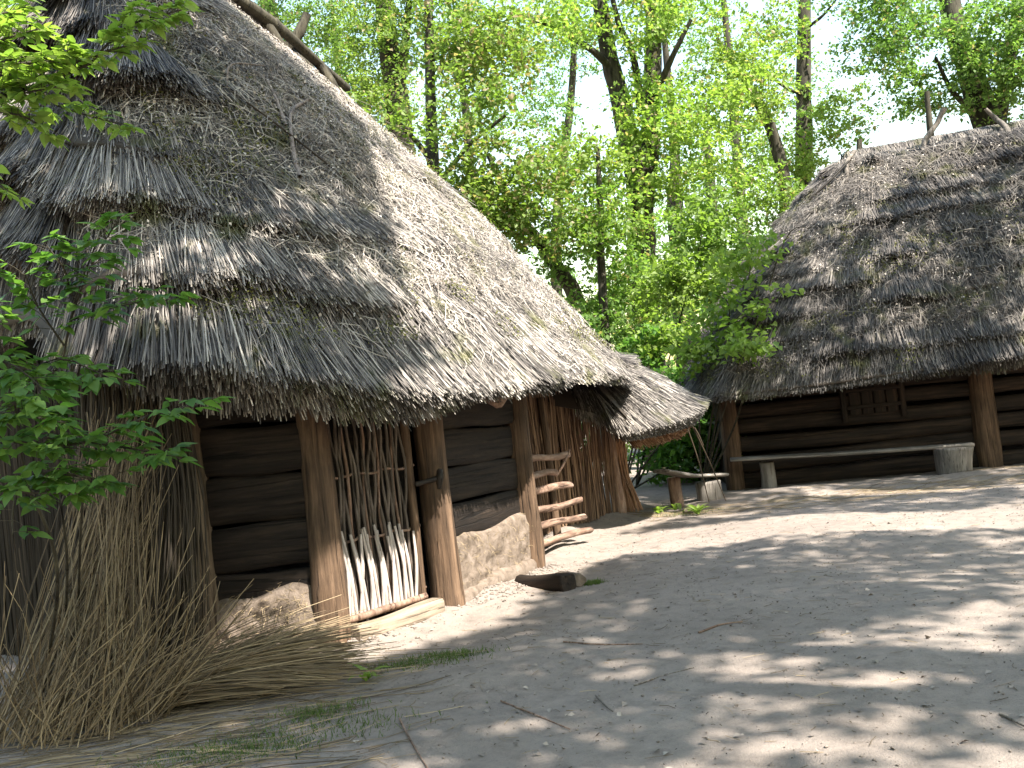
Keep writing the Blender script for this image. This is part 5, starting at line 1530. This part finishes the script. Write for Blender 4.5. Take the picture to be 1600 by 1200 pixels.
leafy('young_maple', 'young maple whose sunlit yellow-green branch hangs in over the roof at the upper left', (-4.15, 4.05, 0),
      [([(-4.15, 4.05, -0.1), (-4.1, 4.1, 1.2), (-3.8, 4.2, 2.3), (-2.846, 4.300, 3.038)], [0.05, 0.042, 0.034, 0.022]), ([(-2.846, 4.300, 3.038), (-2.324, 4.400, 3.213), (-2.016, 4.500, 3.324), (-1.773, 4.500, 3.394)], [0.022, 0.015, 0.010, 0.006]), ([(-2.846, 4.300, 3.038), (-2.410, 4.400, 3.542), (-2.091, 4.600, 3.692)], [0.018, 0.012, 0.007])],
      [([(-2.016, 4.500, 3.324), (-1.800, 4.500, 3.420), (-1.575, 4.500, 3.462)], 14), ([(-1.773, 4.500, 3.394), (-1.599, 4.550, 3.574), (-1.355, 4.600, 3.644)], 15), ([(-2.207, 4.400, 3.229), (-1.968, 4.400, 3.320), (-1.813, 4.400, 3.435)], 14),
       ([(-2.303, 4.400, 3.443), (-2.095, 4.400, 3.509), (-1.948, 4.400, 3.537)], 13), ([(-2.267, 4.400, 3.206), (-2.090, 4.400, 3.246), (-1.843, 4.300, 3.230)], 13), ([(-2.017, 4.500, 3.315), (-1.980, 4.600, 3.253), (-1.690, 4.600, 3.132)], 8),
       ([(-2.238, 4.400, 3.203), (-2.069, 4.400, 3.156), (-1.960, 4.400, 3.087)], 8), ([(-2.348, 4.400, 3.594), (-2.143, 4.400, 3.616), (-2.042, 4.500, 3.691)], 10), ([(-2.200, 4.300, 3.339), (-2.030, 4.300, 3.349), (-1.861, 4.300, 3.346)], 12), ([(-2.339, 4.500, 3.008), (-2.233, 4.500, 2.878), (-2.207, 4.500, 2.845)], 3)],
      M_LEAF, 152, 0.076, 2.4, 'tree')

# unseen trees added round the clearing to cut sky light; shared crown, turned and scaled
RT = 'tall trees closing the clearing behind the viewer'
RL_ = ['leafy forest tree beyond the reed corner of the big hut, out to the left', 'forest tree in the ring behind the viewer, left of the yard', 'forest tree straight behind the viewer, left of the two', 'forest tree straight behind the viewer, right of the two', 'tall forest tree behind the viewer at the right of the yard', 'forest tree far out to the right of the open earth', 'forest tree beyond the far house end, out to the right']
t0 = None
for j, (x, y, rot, s_) in enumerate(((-15, 3, 0, 1.0), (-13, -7, 1.1, 1.1), (-3, -15, 2.3, 1.0), (7, -16, 3.1, 1.15), (17, -11, 4.0, 1.05), (24, -2, 5.0, 1.1), (24, 9, 0.7, 1.0))):
    if t0 is None:
        t0 = tree('forest_tree', RL_[0], (x, y, 0),
                  [([(x, y, -0.2), (x + 0.2, y, 5), (x - 0.2, y + 0.2, 10), (x, y, 15)], [0.42, 0.34, 0.22, 0.08])],
                  [((x, y, 10), (4.2, 4.2, 4.0), 420), ((x + 1, y, 5), (3.5, 3.5, 3), 220)], 161, M_LEAF_FAR, RT, 0.24, 22, 0.6)
        continue
    c = t0.copy(); col.objects.link(c); c['label'] = RL_[j]; c.location = (x, y, 0); c.rotation_euler = (0, 0, rot); c.scale = (s_, s_, s_)
    for ch in list(t0.children):
        d = ch.copy(); col.objects.link(d); d.parent = c
